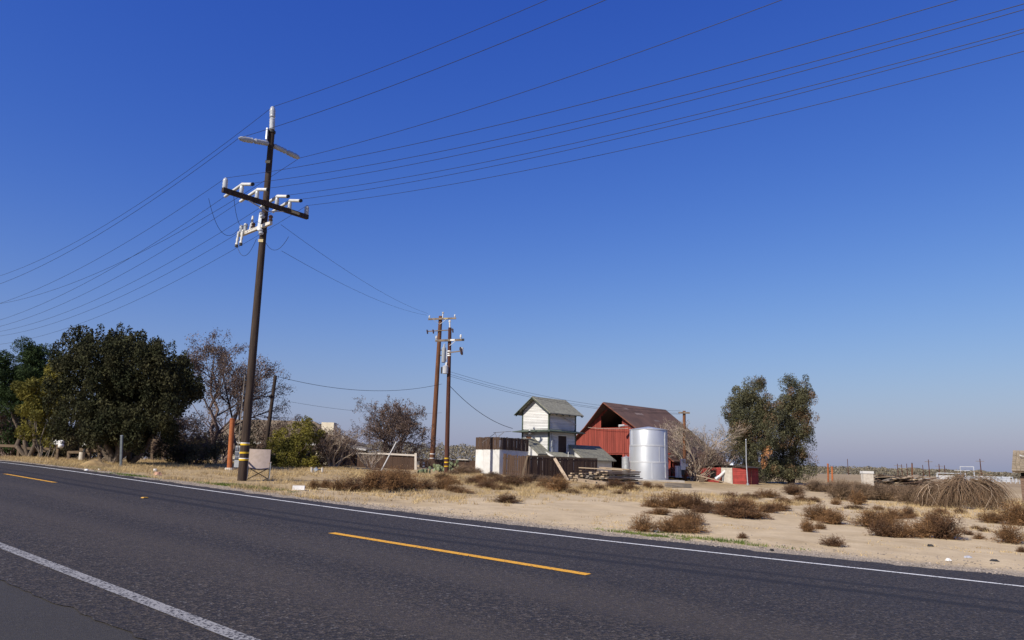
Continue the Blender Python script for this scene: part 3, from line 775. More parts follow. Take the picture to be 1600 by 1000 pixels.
def clap(a0, a1, z0, h, front):
    """one clapboard, thicker at its lower edge"""
    mb = MB(); t0, t1 = .022, .006
    if front: vs = [(a0, .018, z0), (a1, .018, z0), (a1, .018, z0 + h), (a0, .018, z0 + h), (a0, -t0, z0), (a1, -t0, z0), (a1, -t1, z0 + h), (a0, -t1, z0 + h)]
    else: vs = [(-.03, a0, z0), (-.03, a1, z0), (-.03, a1, z0 + h), (-.03, a0, z0 + h), (t0, a0, z0), (t0, a1, z0), (t1, a1, z0 + h), (t1, a0, z0 + h)]
    mb.add(vs, [(0, 1, 2, 3), (4, 5, 6, 7), (0, 1, 5, 4), (1, 2, 6, 5), (2, 3, 7, 6), (3, 0, 4, 7)])
    T.part(mb, 'clapboard', M_SIDING)
z = .12; hb = .092
while z < Z_RIDGE - .12:
    if abs(z + hb / 2 - Z_LEDGE) > .09:
        half = min(TW / 2 - .05, (Z_RIDGE - .07 - z - hb) / .70)
        segs = [(-TW / 2 - half, -TW / 2 + half)]
        if win[2] - .06 < z + hb / 2 < win[3] + .06: segs = [(segs[0][0], win[0] - .05), (win[1] + .05, segs[0][1])]
        for a, b in segs:
            if b - a > .08: clap(a, b, z, hb - .004, True)
        if z + hb < Z_EAVE - .02:
            segs = [(.05, TL - .05)]
            if door[2] - .05 < z + hb / 2 < door[3] + .06: segs = [(.05, door[0] - .06), (door[1] + .06, TL - .05)]
            for a, b in segs: clap(a, b, z, hb - .004, False)
    z += hb
for x, y in ((-TW + .02, -.012), (-.015, -.012)):
    T.part(MB().box(x - .045, x + .045, y - .03, y + .05, 0, Z_EAVE - (.0 if x < -1 else .03)), 'corner_board', M_TRIM)
T.part(MB().box(-.04, .035, TL - .07, TL + .03, 0, Z_EAVE - .05), 'corner_board', M_TRIM)
def gable_roof(fr, name, m, x0, x1, y0, y1, zr, slope, t=.06, parent=None):
    xc = (x0 + x1) / 2; h = (x1 - x0) / 2; o = []
    for s_ in (-1, 1):
        xe = xc + s_ * h; ze = zr - slope * h
        o.append(fr.part(MB().slab([(xc, y0, zr), (xe, y0, ze), (xe, y1, ze), (xc, y1, zr)], t), name, m, parent))
    return o
OV = .36
rf = gable_roof(T, 'roof_slope', M_SHINGLE, -TW - OV, OV, -.34, TL + .34, Z_RIDGE + .03, .70)
for s_ in (-1, 1):        # green barge boards and rafter tails
    xe = -TW / 2 + s_ * (TW / 2 + OV); ze = Z_RIDGE + .03 - .70 * (TW / 2 + OV)
    T.part(MB().beam((-TW / 2, -.355, Z_RIDGE - .05), (xe, -.355, ze - .07), .025, .10, up=(0, 1, 0)), 'barge_board', M_TRIM, rf[0])
    for k in range(6):
        y = -.25 + k * (TL + .5) / 5
        T.part(MB().beam((xe - s_ * .34, y, ze + .24 - .13), (xe - s_ * .03, y, ze - .10), .05, .07), 'rafter_tail', M_TRIM, rf[0 if s_ < 0 else 1])
# ledge between the storeys
lg = MB()
PJ = .44
lg.add([(-TW - PJ, -PJ, Z_LEDGE - .10), (PJ, -PJ, Z_LEDGE - .10), (PJ, TL + PJ, Z_LEDGE - .10), (-TW - PJ, TL + PJ, Z_LEDGE - .10),
        (-TW - PJ, -PJ, Z_LEDGE - .06), (PJ, -PJ, Z_LEDGE - .06), (PJ, TL + PJ, Z_LEDGE - .06), (-TW - PJ, TL + PJ, Z_LEDGE - .06),
        (-TW, -.02, Z_LEDGE + .04), (.02, -.02, Z_LEDGE + .04), (.02, TL, Z_LEDGE + .04), (-TW, TL, Z_LEDGE + .04)],
       [(0, 1, 2, 3), (0, 1, 5, 4), (1, 2, 6, 5), (2, 3, 7, 6), (3, 0, 4, 7), (4, 5, 9, 8), (5, 6, 10, 9), (6, 7, 11, 10), (7, 4, 8, 11), (8, 9, 10, 11)])
T.part(lg, 'skirt_roof', M_TRIM)
# window with frame and blind
wf = T.part(MB().box(win[0] - .04, win[1] + .04, -.035, .0, win[3], win[3] + .05).box(win[0] - .05, win[0], -.035, .0, win[2], win[3]).box(win[1], win[1] + .05, -.035, .0, win[2], win[3]), 'window_frame', M_SIDING)
T.part(MB().box(win[0], win[1], -.006, .01, win[2], win[3]), 'pane', M_CURTAIN, wf)
dr = T.part(MB().box(.0, .028, door[0] - .06, door[0], door[2] - .9, door[3] + .06).box(.0, .028, door[1], door[1] + .06, door[2] - .9, door[3] + .06).box(0, .028, door[0], door[1], door[3], door[3] + .06), 'door_frame', M_SIDING)
T.part(MB().box(-.02, .008, door[0], door[1], .08, door[3]), 'door', mat('dark_brown_door', (.05, .03, .024), .8), dr)
for k, y in enumerate((.22, .32, .42)):
    T.part(MB().path([(.05, y, .5), (.05, y, 2.45 - .2 * k)], .022, 8), 'pipe', M_GALV, None, True)
T.part(MB().box(.02, .09, .16, .36, 1.65, 1.95), 'meter_box', M_GREYBOX)
T.part(MB().path([(.10, .30, Z_EAVE - .12), (.12, 2.3, Z_EAVE - .78)], .022, 8), 'conduit', M_PALEPANEL, None, True)
lampx = -1.3
fl = T.part(MB().path([(lampx, -.03, 2.52), (lampx, -.20, 2.50)], .025, 8), 'lamp_bracket', M_DARKSTEEL)
T.part(MB().path([(lampx - .05, -.20, 2.60), (lampx + .03, -.24, 2.38)], [.06, .09], 12), 'lamp_head', M_WHITE, fl)
# lean-to on the sunny side and low shed behind it, both fixed to the tower
lz = lambda x: 2.02 - zc - .68 * (x - .15)
T.part(MB().prism([(-.95, 0), (.10, 0), (.10, lz(.10) - .09), (-.95, lz(-.95) - .09)], -1.05, -.06), 'lean_to_wall', M_WHITE)
T.part(MB().slab([(-1.05, -1.15, lz(-1.05)), (.25, -1.15, lz(.25)), (.25, -.03, lz(.25)), (-1.05, -.03, lz(-1.05))], .06), 'lean_to_roof', M_SHINGLE)
sz = lambda x: 2.57 - zc - .68 * x
T.part(MB().prism([(.04, 0), (1.05, 0), (1.05, sz(1.05) - .08), (.04, sz(.04) - .08)], 1.85, 4.55), 'shed_wall', M_SIDING)
T.part(MB().slab([(.02, 1.70, sz(.02)), (1.30, 1.70, sz(1.30)), (1.30, 4.68, sz(1.30)), (.02, 4.68, sz(.02))], .06), 'shed_roof', M_SHINGLE)
pz = lambda x: 2.12 - zc - .42 * x
T.part(MB().slab([(.10, -.35, pz(.10)), (1.25, -.35, pz(1.25)), (1.25, 1.66, pz(1.25)), (.10, 1.66, pz(.10))], .05), 'porch_roof', M_SHINGLE)
T.part(MB().beam((.10, -.37, pz(.1) - .05), (1.25, -.37, pz(1.25) - .05), .03, .10), 'porch_fascia', M_WHITE)
for y in (-.2, .75, 1.6):
    T.part(MB().box(1.10, 1.18, y, y + .08, 0, pz(1.14) - .05), 'porch_post', M_WHITE)
T.part(MB().path([(.7, .9, pz(.7)), (.7, .9, pz(.7) + .28)], .02, 8), 'vent_pipe', M_WHITE)

# ------------------------------------------------------------------ red barn
B = Frame('red_barn', 'faded red board barn with hay hood and brown roof', 'barn', 6.88, 50.53)
bz = B.o[2]; BR, BSL, BH, BL = 5.63 - bz, .77, 4.85, 6.65
gtop = lambda x: BR - BSL * abs(x) - .10
loft = [(-.9, 3.92 - bz), (-.9, 4.55 - bz), (0, 5.32 - bz), (.95, 4.55 - bz), (.95, 3.92 - bz)]
def loft_top(x): return np.interp(x, [-.9, 0, .95], [4.55 - bz, 5.32 - bz, 4.55 - bz])
bd = (-.28, .94, 2.14 - bz)
bw = .178; x = -BH + .12
while x < BH - .15:
    xm = x + bw / 2; x1 = x + bw - .012 - random.uniform(0, .006); d = random.uniform(0, .014)
    def board(z0, za, zb):
        B.part(MB().add([(x, -d, z0), (x1, -d, z0), (x1, .03, z0), (x, .03, z0), (x, -d, za), (x1, -d, zb), (x1, .03, zb), (x, .03, za)],
                        [(0, 3, 2, 1), (4, 5, 6, 7), (0, 1, 5, 4), (1, 2, 6, 5), (2, 3, 7, 6), (3, 0, 4, 7)]), 'board', M_BARN)
    ta_, tb_ = gtop(x), gtop(x1); low = .05 + random.uniform(0, .05)
    ztr = 2.27 - bz
    if bd[0] < xm < bd[1]: low = bd[2]
    if low < ztr: board(low, ztr - .01, ztr - .01)
    if -.9 < xm < .95:
        board(ztr, 3.90 - bz, 3.90 - bz)
        la_, lb_ = loft_top(x) , loft_top(x1)
        if min(ta_ - la_, tb_ - lb_) > .04: board(max(la_, lb_) + .01, ta_, tb_)
    elif min(ta_, tb_) > ztr: board(ztr, ta_, tb_)
    x += bw
for (xa, xb, za, zb) in ((-1.0, 1.05, 3.88 - bz, 3.95 - bz), (-3.2, 3.2, 2.24 - bz, 2.30 - bz)):
    B.part(MB().box(xa, xb, -.04, -.016, za, zb), 'batten', M_BARN)
for s_ in (-1, 1):      # side walls, boards too
    y = .1
    while y < BL - .1:
        xx = s_ * (BH - .06); B.part(MB().box(xx - .015 - random.uniform(0, .012), xx + .015 + random.uniform(0, .012), y, y + .215, .05, gtop(BH) - .02), 'board', M_BARN); y += .225
B.part(MB().prism([(-BH + .1, 0), (BH - .1, 0), (BH - .1, gtop(BH - .1)), (0, gtop(0)), (-BH + .1, gtop(BH - .1))], BL - .06, BL), 'back_wall', M_BARN)
for xx in (-2.6, -.35, 1.0, 2.6):
    B.part(MB().box(xx - .08, xx + .08, .05, .2, 0, min(gtop(xx) - .02, 3.70 - bz)), 'post', M_PLANKGREY)
B.part(MB().box(-2.2, 2.2, .06, .2, 3.72 - bz, 3.86 - bz), 'loft_beam', M_PLANKGREY)
B.part(MB().box(-2.2, 2.2, .25, BL - .2, 3.66 - bz, 3.72 - bz), 'loft_floor', M_PLANKGREY)
HD = .80
for s_ in (-1, 1):      # roof slopes with the hood reaching forward at the ridge
    xe = s_ * (BH + .18); ze = BR - BSL * (BH + .18)
    q = [(0, -HD, BR), (s_ * 1.0, -.52, BR - BSL * 1.0), (s_ * 2.1, -.24, BR - BSL * 2.1), (xe, -.14, ze), (xe, BL + .12, ze), (0, BL + .12, BR)]
    sl_ = B.part(MB().slab(q, .07), 'roof_slope', M_BARNROOF)
    pts = q[:4]
    for a, b in zip(pts[:-1], pts[1:]):
        B.part(MB().beam((a[0], a[1] - .012, a[2] - .05), (b[0], b[1] - .012, b[2] - .05), .03, .12, up=(0, 1, 0)), 'rake_trim', M_BARNTRIM, sl_)
    if s_ > 0:          # pale patched sheets high on the roof
        for (yy, xx, w_, h_) in ((.9, .35, .5, .16), (1.7, .75, .9, .18), (3.2, 1.3, .6, .15), (2.5, 2.2, .7, .2)):
            zz = lambda x: BR - BSL * x + .006
            B.part(MB().slab([(xx, yy, zz(xx)), (xx + h_, yy, zz(xx + h_)), (xx + h_, yy + w_, zz(xx + h_)), (xx, yy + w_, zz(xx))], .004), 'roof_patch', mat('worn_roof_patch', (.20, .15, .13), .8), sl_)
lp = B.part(MB().path([(1.75, -.05, 3.90 - bz), (1.75, -.5, 4.02 - bz), (1.55, -.75, 4.0 - bz)], .025, 8), 'lamp_arm', M_GALV)
B.part(MB().path([(1.62, -.66, 4.03 - bz), (1.40, -.95, 3.97 - bz)], [.06, .10], 12), 'lamp_head', M_WHITE, lp)
cable(B.w(-1.9, -.15, 4.0 - bz), B.w(1.7, -.3, 3.85 - bz), .06, .012, 'pale cord strung across the red barn front').data.materials[0] = M_PALEPANEL

# ------------------------------------------------------------------ water tank
tx, ty = at(1014, 730, 44.0)[:2]; tz = gz(tx, ty); TR = 1.10; TH = at(1014, 671.5, 43.2)[2] - tz
tk = empty('water_tank', 'large round galvanised water tank with shallow cone lid', 'water tank', (tx, ty, tz))
prof = [(0, 0), (TR + .03, 0), (TR + .03, .03), (TR, .05)]
nr = 3
for k in range(nr):
    z0 = .05 + k * (TH - .05) / nr; z1 = .05 + (k + 1) * (TH - .05) / nr
    prof += [(TR + .004 * (nr - k), z0 + .01), (TR + .004 * (nr - k), z1 - .01)]
prof += [(TR, TH)]
lathe(prof, 96).build('shell', M_TANK, tk, True, local=True)
for k in range(1, nr):
    z0 = .05 + k * (TH - .05) / nr
    lathe([(TR, z0 - .05), (TR + .022, z0 - .045), (TR + .022, z0 + .045), (TR, z0 + .05)], 96).build('seam_band', M_TANKBAND, tk, True, local=True)
lathe([(TR + .03, TH - .04), (TR + .03, TH + .005), (TR * .1, TH + .18), (.0, TH + .19)], 64).build('lid', M_TANK, tk, True, local=True)
for k in range(nr):
    for j in range(3):
        a = rad(-92 + 120 * j + 25 * k); z0 = .06 + k * (TH - .05) / nr
        MB().beam(((TR + .012) * math.cos(a), (TR + .012) * math.sin(a), z0), ((TR + .012) * math.cos(a), (TR + .012) * math.sin(a), z0 + (TH - .1) / nr), .05, .02, up=(math.cos(a), math.sin(a), 0)).build('seam_strip', M_TANKBAND, tk, local=True)
a = rad(-45); hx, hy = (TR + .02) * math.cos(a), (TR + .02) * math.sin(a)
MB().path([(hx, hy, .1), (hx, hy, TH - .3)], .022, 8).build('level_pipe', M_GALV, tk, True, local=True)
MB().path([(.05, -TR - .02, TH + .03), (-.3, -TR + .02, TH + .04)], .015, 6).build('lid_rib', M_TANKBAND, tk, local=True)
tag(MB().prism([(tx - 1.6, tz - .3), (tx + 1.7, tz - .3), (tx + 1.7, tz + .035), (tx - 1.6, tz + .035)], ty - 1.6, ty + 1.6).build('concrete_pad', mat('pale_concrete', (.42, .39, .35), .9, (.33, .30, .27), 3)),
    'low pale concrete pad under the large round tank', 'concrete pad')
tk.location.z += .035
sx, sy = at(978.5, 730, 45.6)[:2]; s0 = gz(sx, sy); SH = at(978.5, 715, 45.4)[2] - s0
st = empty('small_tank', 'small grey cylindrical tank left of the large tank', 'water tank', (sx, sy, s0))
lathe([(0, 0), (.27, 0), (.265, .03), (.265, SH - .03), (.27, SH)], 32).build('shell', M_GALV, st, True, local=True)
lathe([(.28, SH - .01), (.28, SH + .02), (.05, SH + .08), (0, SH + .08)], 32).build('lid', M_GALV, st, True, local=True)
MB().path([(0, 0, SH + .07), (0, 0, SH + .16)], .025, 8).build('vent', M_GALV, st, local=True)
p0 = at(987.5, 736, 44.6); p0[2] = gz(p0[0], p0[1]); dp = empty('standpipe', 'dark upright pipe between the two tanks', 'pipe', p0)
MB().path([(0, 0, -.1), (0, 0, at(988, 722, 44.6)[2] - p0[2])], .085, 12).build('pipe', M_DARKSTEEL, dp, True, local=True)
MB().path([(0, 0, at(988, 722, 44.6)[2] - p0[2] - .02), (0, 0, at(988, 722, 44.6)[2] - p0[2] + .02)], .095, 12).build('cap', M_GALV, dp, local=True)

# ------------------------------------------------------------------ board fences
def board_run(parent, a, b, za0, za1, zb0, zb1, m, w=.105, gap=.012, name='board', wonk=.02, jag=.05):
    """upright boards from a to b (plan points); bottoms za0..zb0 and tops za1..zb1"""
    a = np.array(a[:2]); b = np.array(b[:2]); L = np.linalg.norm(b - a); n = max(1, int(L / (w + gap))); d = (b - a) / L; nrm = (-d[1], d[0], 0)
    for i in range(n):
        t = (i + .5) / n; p = a + (b - a) * t; z0 = za0 + (zb0 - za0) * t; z1 = za1 + (zb1 - za1) * t + random.uniform(-jag, jag * .4)
        s_ = random.gauss(0, wonk); off_ = random.uniform(-.008, .008)
        q0 = (p[0] + nrm[0] * off_, p[1] + nrm[1] * off_, z0); q1 = (p[0] + d[0] * s_ + nrm[0] * off_, p[1] + d[1] * s_ + nrm[1] * off_, z1)
        piece(name, m, parent, q0, q1, w * random.uniform(.93, 1.0), .02, up=nrm)
def rails(parent, a, b, zs, m, off_=.03, w=.05, name='rail'):
    a = np.array(a[:2]); b = np.array(b[:2]); d = (b - a) / np.linalg.norm(b - a); n = np.array([-d[1], d[0]]) * off_
    for za, zb in zs: piece(name, m, parent, (*(a + n), za), (*(b + n), zb), w, .09)
KX, KY = at(779.8, 740, 40.7)[:2]; kz = gz(KX, KY); kc = np.array([KX, KY])
e1 = empty('board_enclosure', 'small white-walled enclosure topped with dark brown boards', 'shed', (KX, KY, kz))
fl_ = kc - U[:2] * 1.92; bk = kc + V_[:2] * 2.25
ztop_w = at(779.8, 702, 40.7)[2]; ztop_b = at(779.8, 682.5, 40.7)[2]
n3 = V_[:2] * .04
for i in range(3):     # sheets of white board
    a = fl_ + (kc - fl_) * (i / 3) ; b = fl_ + (kc - fl_) * ((i + 1) / 3) - U[:2] * .006
    MB().add([(*a, kz - .08), (*b, kz - .08), (*(b + n3), kz - .08), (*(a + n3), kz - .08), (*a, ztop_w), (*b, ztop_w), (*(b + n3), ztop_w), (*(a + n3), ztop_w)],
             [(0, 3, 2, 1), (4, 5, 6, 7), (0, 1, 5, 4), (1, 2, 6, 5), (2, 3, 7, 6), (3, 0, 4, 7)]).build('wall_panel', M_WHITE, e1)
n4 = -U[:2] * .04
a, b = kc + V_[:2] * .045, bk
MB().add([(*a, kz - .08), (*b, kz - .08), (*(b + n4), kz - .08), (*(a + n4), kz - .08), (*a, ztop_w), (*b, ztop_w), (*(b + n4), ztop_w), (*(a + n4), ztop_w)],
         [(0, 3, 2, 1), (4, 5, 6, 7), (0, 1, 5, 4), (1, 2, 6, 5), (2, 3, 7, 6), (3, 0, 4, 7)]).build('wall_panel', M_WHITE, e1)
board_run(e1, fl_ - V_[:2] * .02, kc - V_[:2] * .02, ztop_w + .0, ztop_b, ztop_w, ztop_b, M_FENCE, jag=.02, wonk=.006)
board_run(e1, kc + U[:2] * .02, bk + U[:2] * .02, ztop_w - .0, ztop_b, ztop_w - .05, ztop_b - .02, M_FENCE, jag=.03, wonk=.01)
rails(e1, fl_, kc, ((ztop_b - .12, ztop_b - .12),), M_FENCE, .05); rails(e1, kc, bk, ((ztop_b - .12, ztop_b - .12),), M_FENCE, .05)
# bent wire antenna frame above it
an = empty('roof_antenna', 'thin bent metal antenna lying on the brown boards', 'antenna', at(770, 682, 41.2))
def rod(pl, r, m, parent, name='rod'): return MB().path(pl, r, 6).build(name, m, parent)
rod([at(753, 692, 41.0), at(775, 676, 41.2)], .014, M_PLANKGREY, an); rod([at(771, 676, 41.2), at(799, 674, 41.6)], .014, M_PLANKGREY, an)
rod([at(779, 682, 41.3), at(787, 675.5, 41.4)], .014, M_PLANKGREY, an); rod([at(773, 676, 41.2), at(776, 682, 41.2)], .012, M_PLANKGREY, an)

f1 = empty('board_fence', 'weathered brown board fence panel right of the white enclosure', 'fence', (*at(786, 745, 39.5)[:2], gz(*at(786, 745, 39.5)[:2])))
A1, B1 = at(785, 745, 39.5)[:2], at(825, 746, 38.4)[:2]
z1 = lambda px, py, Y: at(px, py, Y)[2]
board_run(f1, A1, B1, gz(*A1) - .05, z1(785, 709, 39.5), gz(*B1) - .05, z1(825, 712.5, 38.4), M_FENCE, w=.12, wonk=.03)
rails(f1, A1, B1, ((z1(785, 716, 39.5), z1(825, 718, 38.4)), (z1(785, 736, 39.5), z1(825, 738, 38.4))), M_FENCE)
piece('post', M_FENCE, f1, (*B1, gz(*B1) - .1), (*B1, z1(827, 711, 38.4)), .1, .1)
piece('loose_board', M_RAIL, f1, at(815, 748, 38.15), at(824, 712, 38.3), .1, .03, up=(0, 1, 0))
f2 = empty('board_fence', 'long dark board fence running back from the corner to the barn door', 'fence', (*at(831, 745, 38.5)[:2], gz(*at(831, 745, 38.5)[:2])))
A2, B2 = at(826.5, 745, 38.36)[:2], at(933, 745, 42.0)[:2]
board_run(f2, A2, B2, gz(*A2) - .05, z1(831, 712, 38.5), gz(*B2) - .05, z1(933, 716.5, 42.0), M_FENCE, w=.115, wonk=.018, gap=.006)
rails(f2, A2, B2, ((z1(831, 718, 38.5), z1(933, 721, 42)), (z1(831, 737, 38.5), z1(933, 736, 42.0))), M_FENCE)
rails(f2, A2, B2, ((z1(831, 712.3, 38.5) - .02, z1(933, 716.8, 42) - .02),), M_RAIL, .015, .07, 'cap_board')
bp = empty('brace_plank', 'pale plank leaning against the long dark board fence', 'plank', ground_at(887, 751))
piece('plank', M_PLANK, bp, ground_at(887, 751) + np.array([0, 0, .01]), at(866.5, 716.5, 39.35), .15, .04, up=(0, 1, 0))

# ------------------------------------------------------------------ lumber stack: planks run back to the right, ends in the sun
LC = ground_at(952, 757); lz0 = gz(LC[0], LC[1])
lum = empty('lumber_stack', 'stack of bleached planks in front of the round tank', 'lumber stack', (LC[0], LC[1], lz0))
w0 = lambda a, b, z: np.array([LC[0], LC[1], lz0]) + U * a + V_ * b + np.array([0, 0, z])
z = .02
for bx_ in (.3, 1.3, 2.2):
    piece('bearer', M_PLANKGREY, lum, w0(-2.35, bx_, z + .03), w0(.05, bx_, z + .03), .09, .09)
z = .08
for layer in range(7):
    th = random.uniform(.045, .07); n = 11
    for i in range(n):
        a = -2.3 + 2.3 * (i + .5) / n
        if layer > 4 and (i < 3 or random.random() < .25): continue
        if layer > 2 and i == 4: continue
        if random.random() < .06: continue
        piece('plank', random.choice([M_PLANK, M_PLANK, M_PLANKGREY, M_RAIL]), lum, w0(a, random.uniform(-.22, .12), z + th / 2), w0(a + random.uniform(-.05, .05), 2.5 + random.uniform(-.2, .2), z + th / 2 + random.uniform(0, .012)), 2.2 / n * random.uniform(.72, .96), th)
    z += th + .016
    if layer in (1, 3):
        for bx_ in (.4, 2.0): piece('spacer', M_PLANKGREY, lum, w0(-2.3, bx_, z + .012), w0(0, bx_, z + .012), .06, .03)
        z += .035
for (a0, b0, a1, b1, dz) in ((-2.2, .5, .1, 1.5, .02), (-1.7, 1.6, -.4, 2.6, .02), (-2.0, 1.9, .3, 1.2, .06)):
    piece('plank', M_PLANK, lum, w0(a0, b0, z + dz + .08), w0(a1, b1, z + dz), .16, .045)
fb = empty('timber_beam', 'long pale squared beam with bolt holes lying before the lumber stack', 'timber beam', ground_at(925, 755.5))
ga, gb = ground_at(899, 752.5), ground_at(951, 760)
for p in (ga, gb): p[2] = gz(p[0], p[1])
piece('beam', M_PLANK, fb, ga + np.array([0, 0, .09]), gb + np.array([0, 0, .09]), .14, .17)
for t_ in (.1, .38, .7):
    p = ga + (gb - ga) * t_ + np.array([0, 0, .1]); q = p + np.array([-.05, -.05, 0])
    piece('bolt_hole', M_DARKSTEEL, fb, q + (gb - ga) * -.018, q + (gb - ga) * .018, .04, .06)
ga, gb = ground_at(1040, 761), ground_at(1079, 762.5)
for p in (ga, gb): p[2] = gz(p[0], p[1])
ab = empty('timber_beam', 'grey railway-tie beam lying on the sand right of the tank', 'timber beam', ga)
piece('beam', M_PLANKGREY, ab, ga + np.array([0, 0, .1]), gb + np.array([0, 0, .1]), .2, .18); piece('beam_cap', M_PLANK, ab, ga + np.array([0, 0, .2]), gb + np.array([0, 0, .2]), .18, .02)

# ------------------------------------------------------------------ red coop, auger tube, flagpole by the evergreen
rc = ground_at(1166.5, 757.5); rc[2] = gz(rc[0], rc[1])
RS = Frame('red_coop', 'low red shed with a pale panel left of the evergreen trees', 'shed', rc[0], rc[1])
rz0 = RS.o[2]; RW, RD = 3.0, 1.5
RT = at(1166.5, 731, rc[1])[2] - rz0
RS.part(MB().box(-RW + .03, -.03, .03, RD, 0, RT - .03), 'wall_core', M_REDSHED)
n = 15; hb = RT / 9
for k in range(9):      # lapped boards on both visible faces
    z0, z1_ = k * hb, (k + 1) * hb - .006
    for (a, b) in ((-RW, -1.62), (-.86, -.02)):
        RS.part(MB().add([(a, -.02, z0), (b, -.02, z0), (b, .03, z0), (a, .03, z0), (a, -.004, z1_), (b, -.004, z1_), (b, .03, z1_), (a, .03, z1_)],
                         [(0, 3, 2, 1), (4, 5, 6, 7), (0, 1, 5, 4), (1, 2, 6, 5), (2, 3, 7, 6), (3, 0, 4, 7)]), 'board', M_REDSHED)
    RS.part(MB().add([(-.03, .02, z0), (.02, .02, z0), (.02, RD, z0), (-.03, RD, z0), (-.03, .02, z1_), (.004, .02, z1_), (.004, RD, z1_), (-.03, RD, z1_)],
                     [(0, 3, 2, 1), (4, 5, 6, 7), (0, 1, 5, 4), (1, 2, 6, 5), (2, 3, 7, 6), (3, 0, 4, 7)]), 'board', M_REDSHED)
RS.part(MB().box(-1.60, -.88, -.015, .03, .02, RT - .02), 'pale_panel', M_PALEPANEL)
RS.part(MB().box(-2.35, -1.95, -.024, -.005, .35, .8), 'window_opening', M_DARK)
RS.part(MB().box(.004, .03, .55, .62, 0, RT - .04), 'door_trim', M_BARNTRIM)
m_ = MB(); pr_ = [(-RW - .2 + (RW + .4) * i / 10, RT + .02 + .14 * math.sin(math.pi * i / 10)) for i in range(11)]
m_.prism(pr_ + [(x, z - .04) for x, z in pr_[::-1]], -.16, RD + .15); RS.part(m_, 'roof', M_ROOFDARK)
a = at(1121, 754, 45.0); a[2] = gz(a[0], a[1]); Ya = 45.0
au = empty('auger_tube', 'pale metal auger tube leaning on the low red shed', 'auger', a)
MB().path([at(1121, 747.5, Ya), at(1143, 726.5, Ya + .25)], .085, 12).build('tube', M_GUARD, au, True)
MB().path([at(1118, 749, Ya), at(1123.5, 745, Ya)], .12, 12).build('inlet', M_GALV, au, True)
MB().path([at(1141.5, 728, Ya + .25), at(1144, 725.5, Ya + .25), at(1145.5, 728, Ya + .2)], .12, 12).build('outlet', M_GALV, au, True)
MB().path([at(1130, 739, Ya + .1), at(1129.5, 752, Ya + .1)], .03, 8).build('stand', M_GALV, au)
ga = ground_at(1150, 759); ga[2] = gz(ga[0], ga[1])
lp_ = empty('long_plank', 'long pale plank sloping down to the sand before the red shed', 'plank', ga)
piece('plank', M_PLANK, lp_, ga + np.array([0, 0, .03]), at(1087.5, 742, ga[1] + .5), .2, .05)
piece('block', M_RAIL, lp_, at(1096, 748, ga[1] + .45) + np.array([0, 0, -.2]), at(1096, 745.5, ga[1] + .45), .25, .25)
ga = ground_at(1168.5, 758.5); ga[2] = gz(ga[0], ga[1])
fp = empty('steel_mast', 'thin pale steel mast in front of the red shed corner', 'mast', ga)
MB().path([ga - np.array([0, 0, .1]), at(1166, 722, ga[1]), at(1165.5, 687, ga[1])], [.03, .028, .02], 8).build('shaft', M_GALV, fp, True)
MB().path([ga, ga + np.array([0, 0, .12])], .07, 10).build('footing', M_GREYBOX, fp)
MB().path([at(1165.5, 687, ga[1]), at(1165.5, 685.8, ga[1])], [.03, .015], 8).build('cap', M_GALV, fp)
# service cabinets at the small pole
ga = at(1066, 742, 45.6); ga[2] = gz(ga[0], ga[1])
sv_ = empty('service_cabinet', 'white electrical cabinets at the foot of the small pole', 'electrical cabinet', ga)
cw = .0405
def cbox(x0, x1, y0, y1, Y, name, m, d=.3):
    p, q = at(x0, y1, Y), at(x1, y0, Y); MB().box(p[0], q[0], Y, Y + d, p[2], q[2]).build(name, m, sv_)
cbox(1064.2, 1071.2, 717, 734, 45.55, 'meter_cabinet', M_GUARD, .22); cbox(1057, 1064.6, 728, 746, 45.7, 'switch_cabinet', M_WHITE, .35)
cbox(1065.5, 1069.5, 734, 742.5, 45.6, 'pedestal', M_DARKSTEEL, .15); cbox(1071.2, 1075, 724, 729, 45.6, 'meter', M_WHITE, .12)
cbox(1060.5, 1061, 728.6, 745, 45.69, 'door_gap', M_GREYBOX, .02)

# ------------------------------------------------------------------ chair, cabinet and orange post by the roadside pole
ga = ground_at(403, 749); ga[2] = gz(ga[0], ga[1]); Yc = ga[1]
ch = empty('camp_chair', 'folding camp chair with tan back standing beside the roadside pole', 'chair', ga)
rot = rad(20); cr, sr = math.cos(rot), math.sin(rot)
def cl(x, y, z): return np.array([ga[0] + cr * x - sr * y, ga[1] + sr * x + cr * y, ga[2] + z])
def sheet(name, pts, t, m):
    """bent fabric sheet through rows of points, thickened"""
    P = np.array(pts); nr_, nc_ = P.shape[:2]; n_ = np.cross(P[-1, 0] - P[0, 0], P[0, -1] - P[0, 0]); n_ /= np.linalg.norm(n_)
    m2 = MB(); A = list(P.reshape(-1, 3)) + list((P + n_ * t).reshape(-1, 3)); N_ = nr_ * nc_; fs = []
    for i in range(nr_ - 1):
        for j in range(nc_ - 1):
            a_ = i * nc_ + j; q = (a_, a_ + 1, a_ + 1 + nc_, a_ + nc_); fs.append(q); fs.append(tuple(k + N_ for k in q[::-1]))
    rim = [j for j in range(nc_)] + [i * nc_ + nc_ - 1 for i in range(1, nr_)] + [(nr_ - 1) * nc_ + j for j in range(nc_ - 2, -1, -1)] + [i * nc_ for i in range(nr_ - 2, 0, -1)]
    for a_, b_ in zip(rim, rim[1:] + rim[:1]): fs.append((a_, b_, b_ + N_, a_ + N_))
    return m2.add(A, fs).build(name, m, ch, True)
sheet('back_fabric', [[cl(x, .26 - .05 * math.cos(x * 4) + z * .18 - .08, .34 + z * 1.0) for x in np.linspace(-.33, .33, 7)] for z in np.linspace(0, .62, 5)], .02, M_CHAIRFAB)
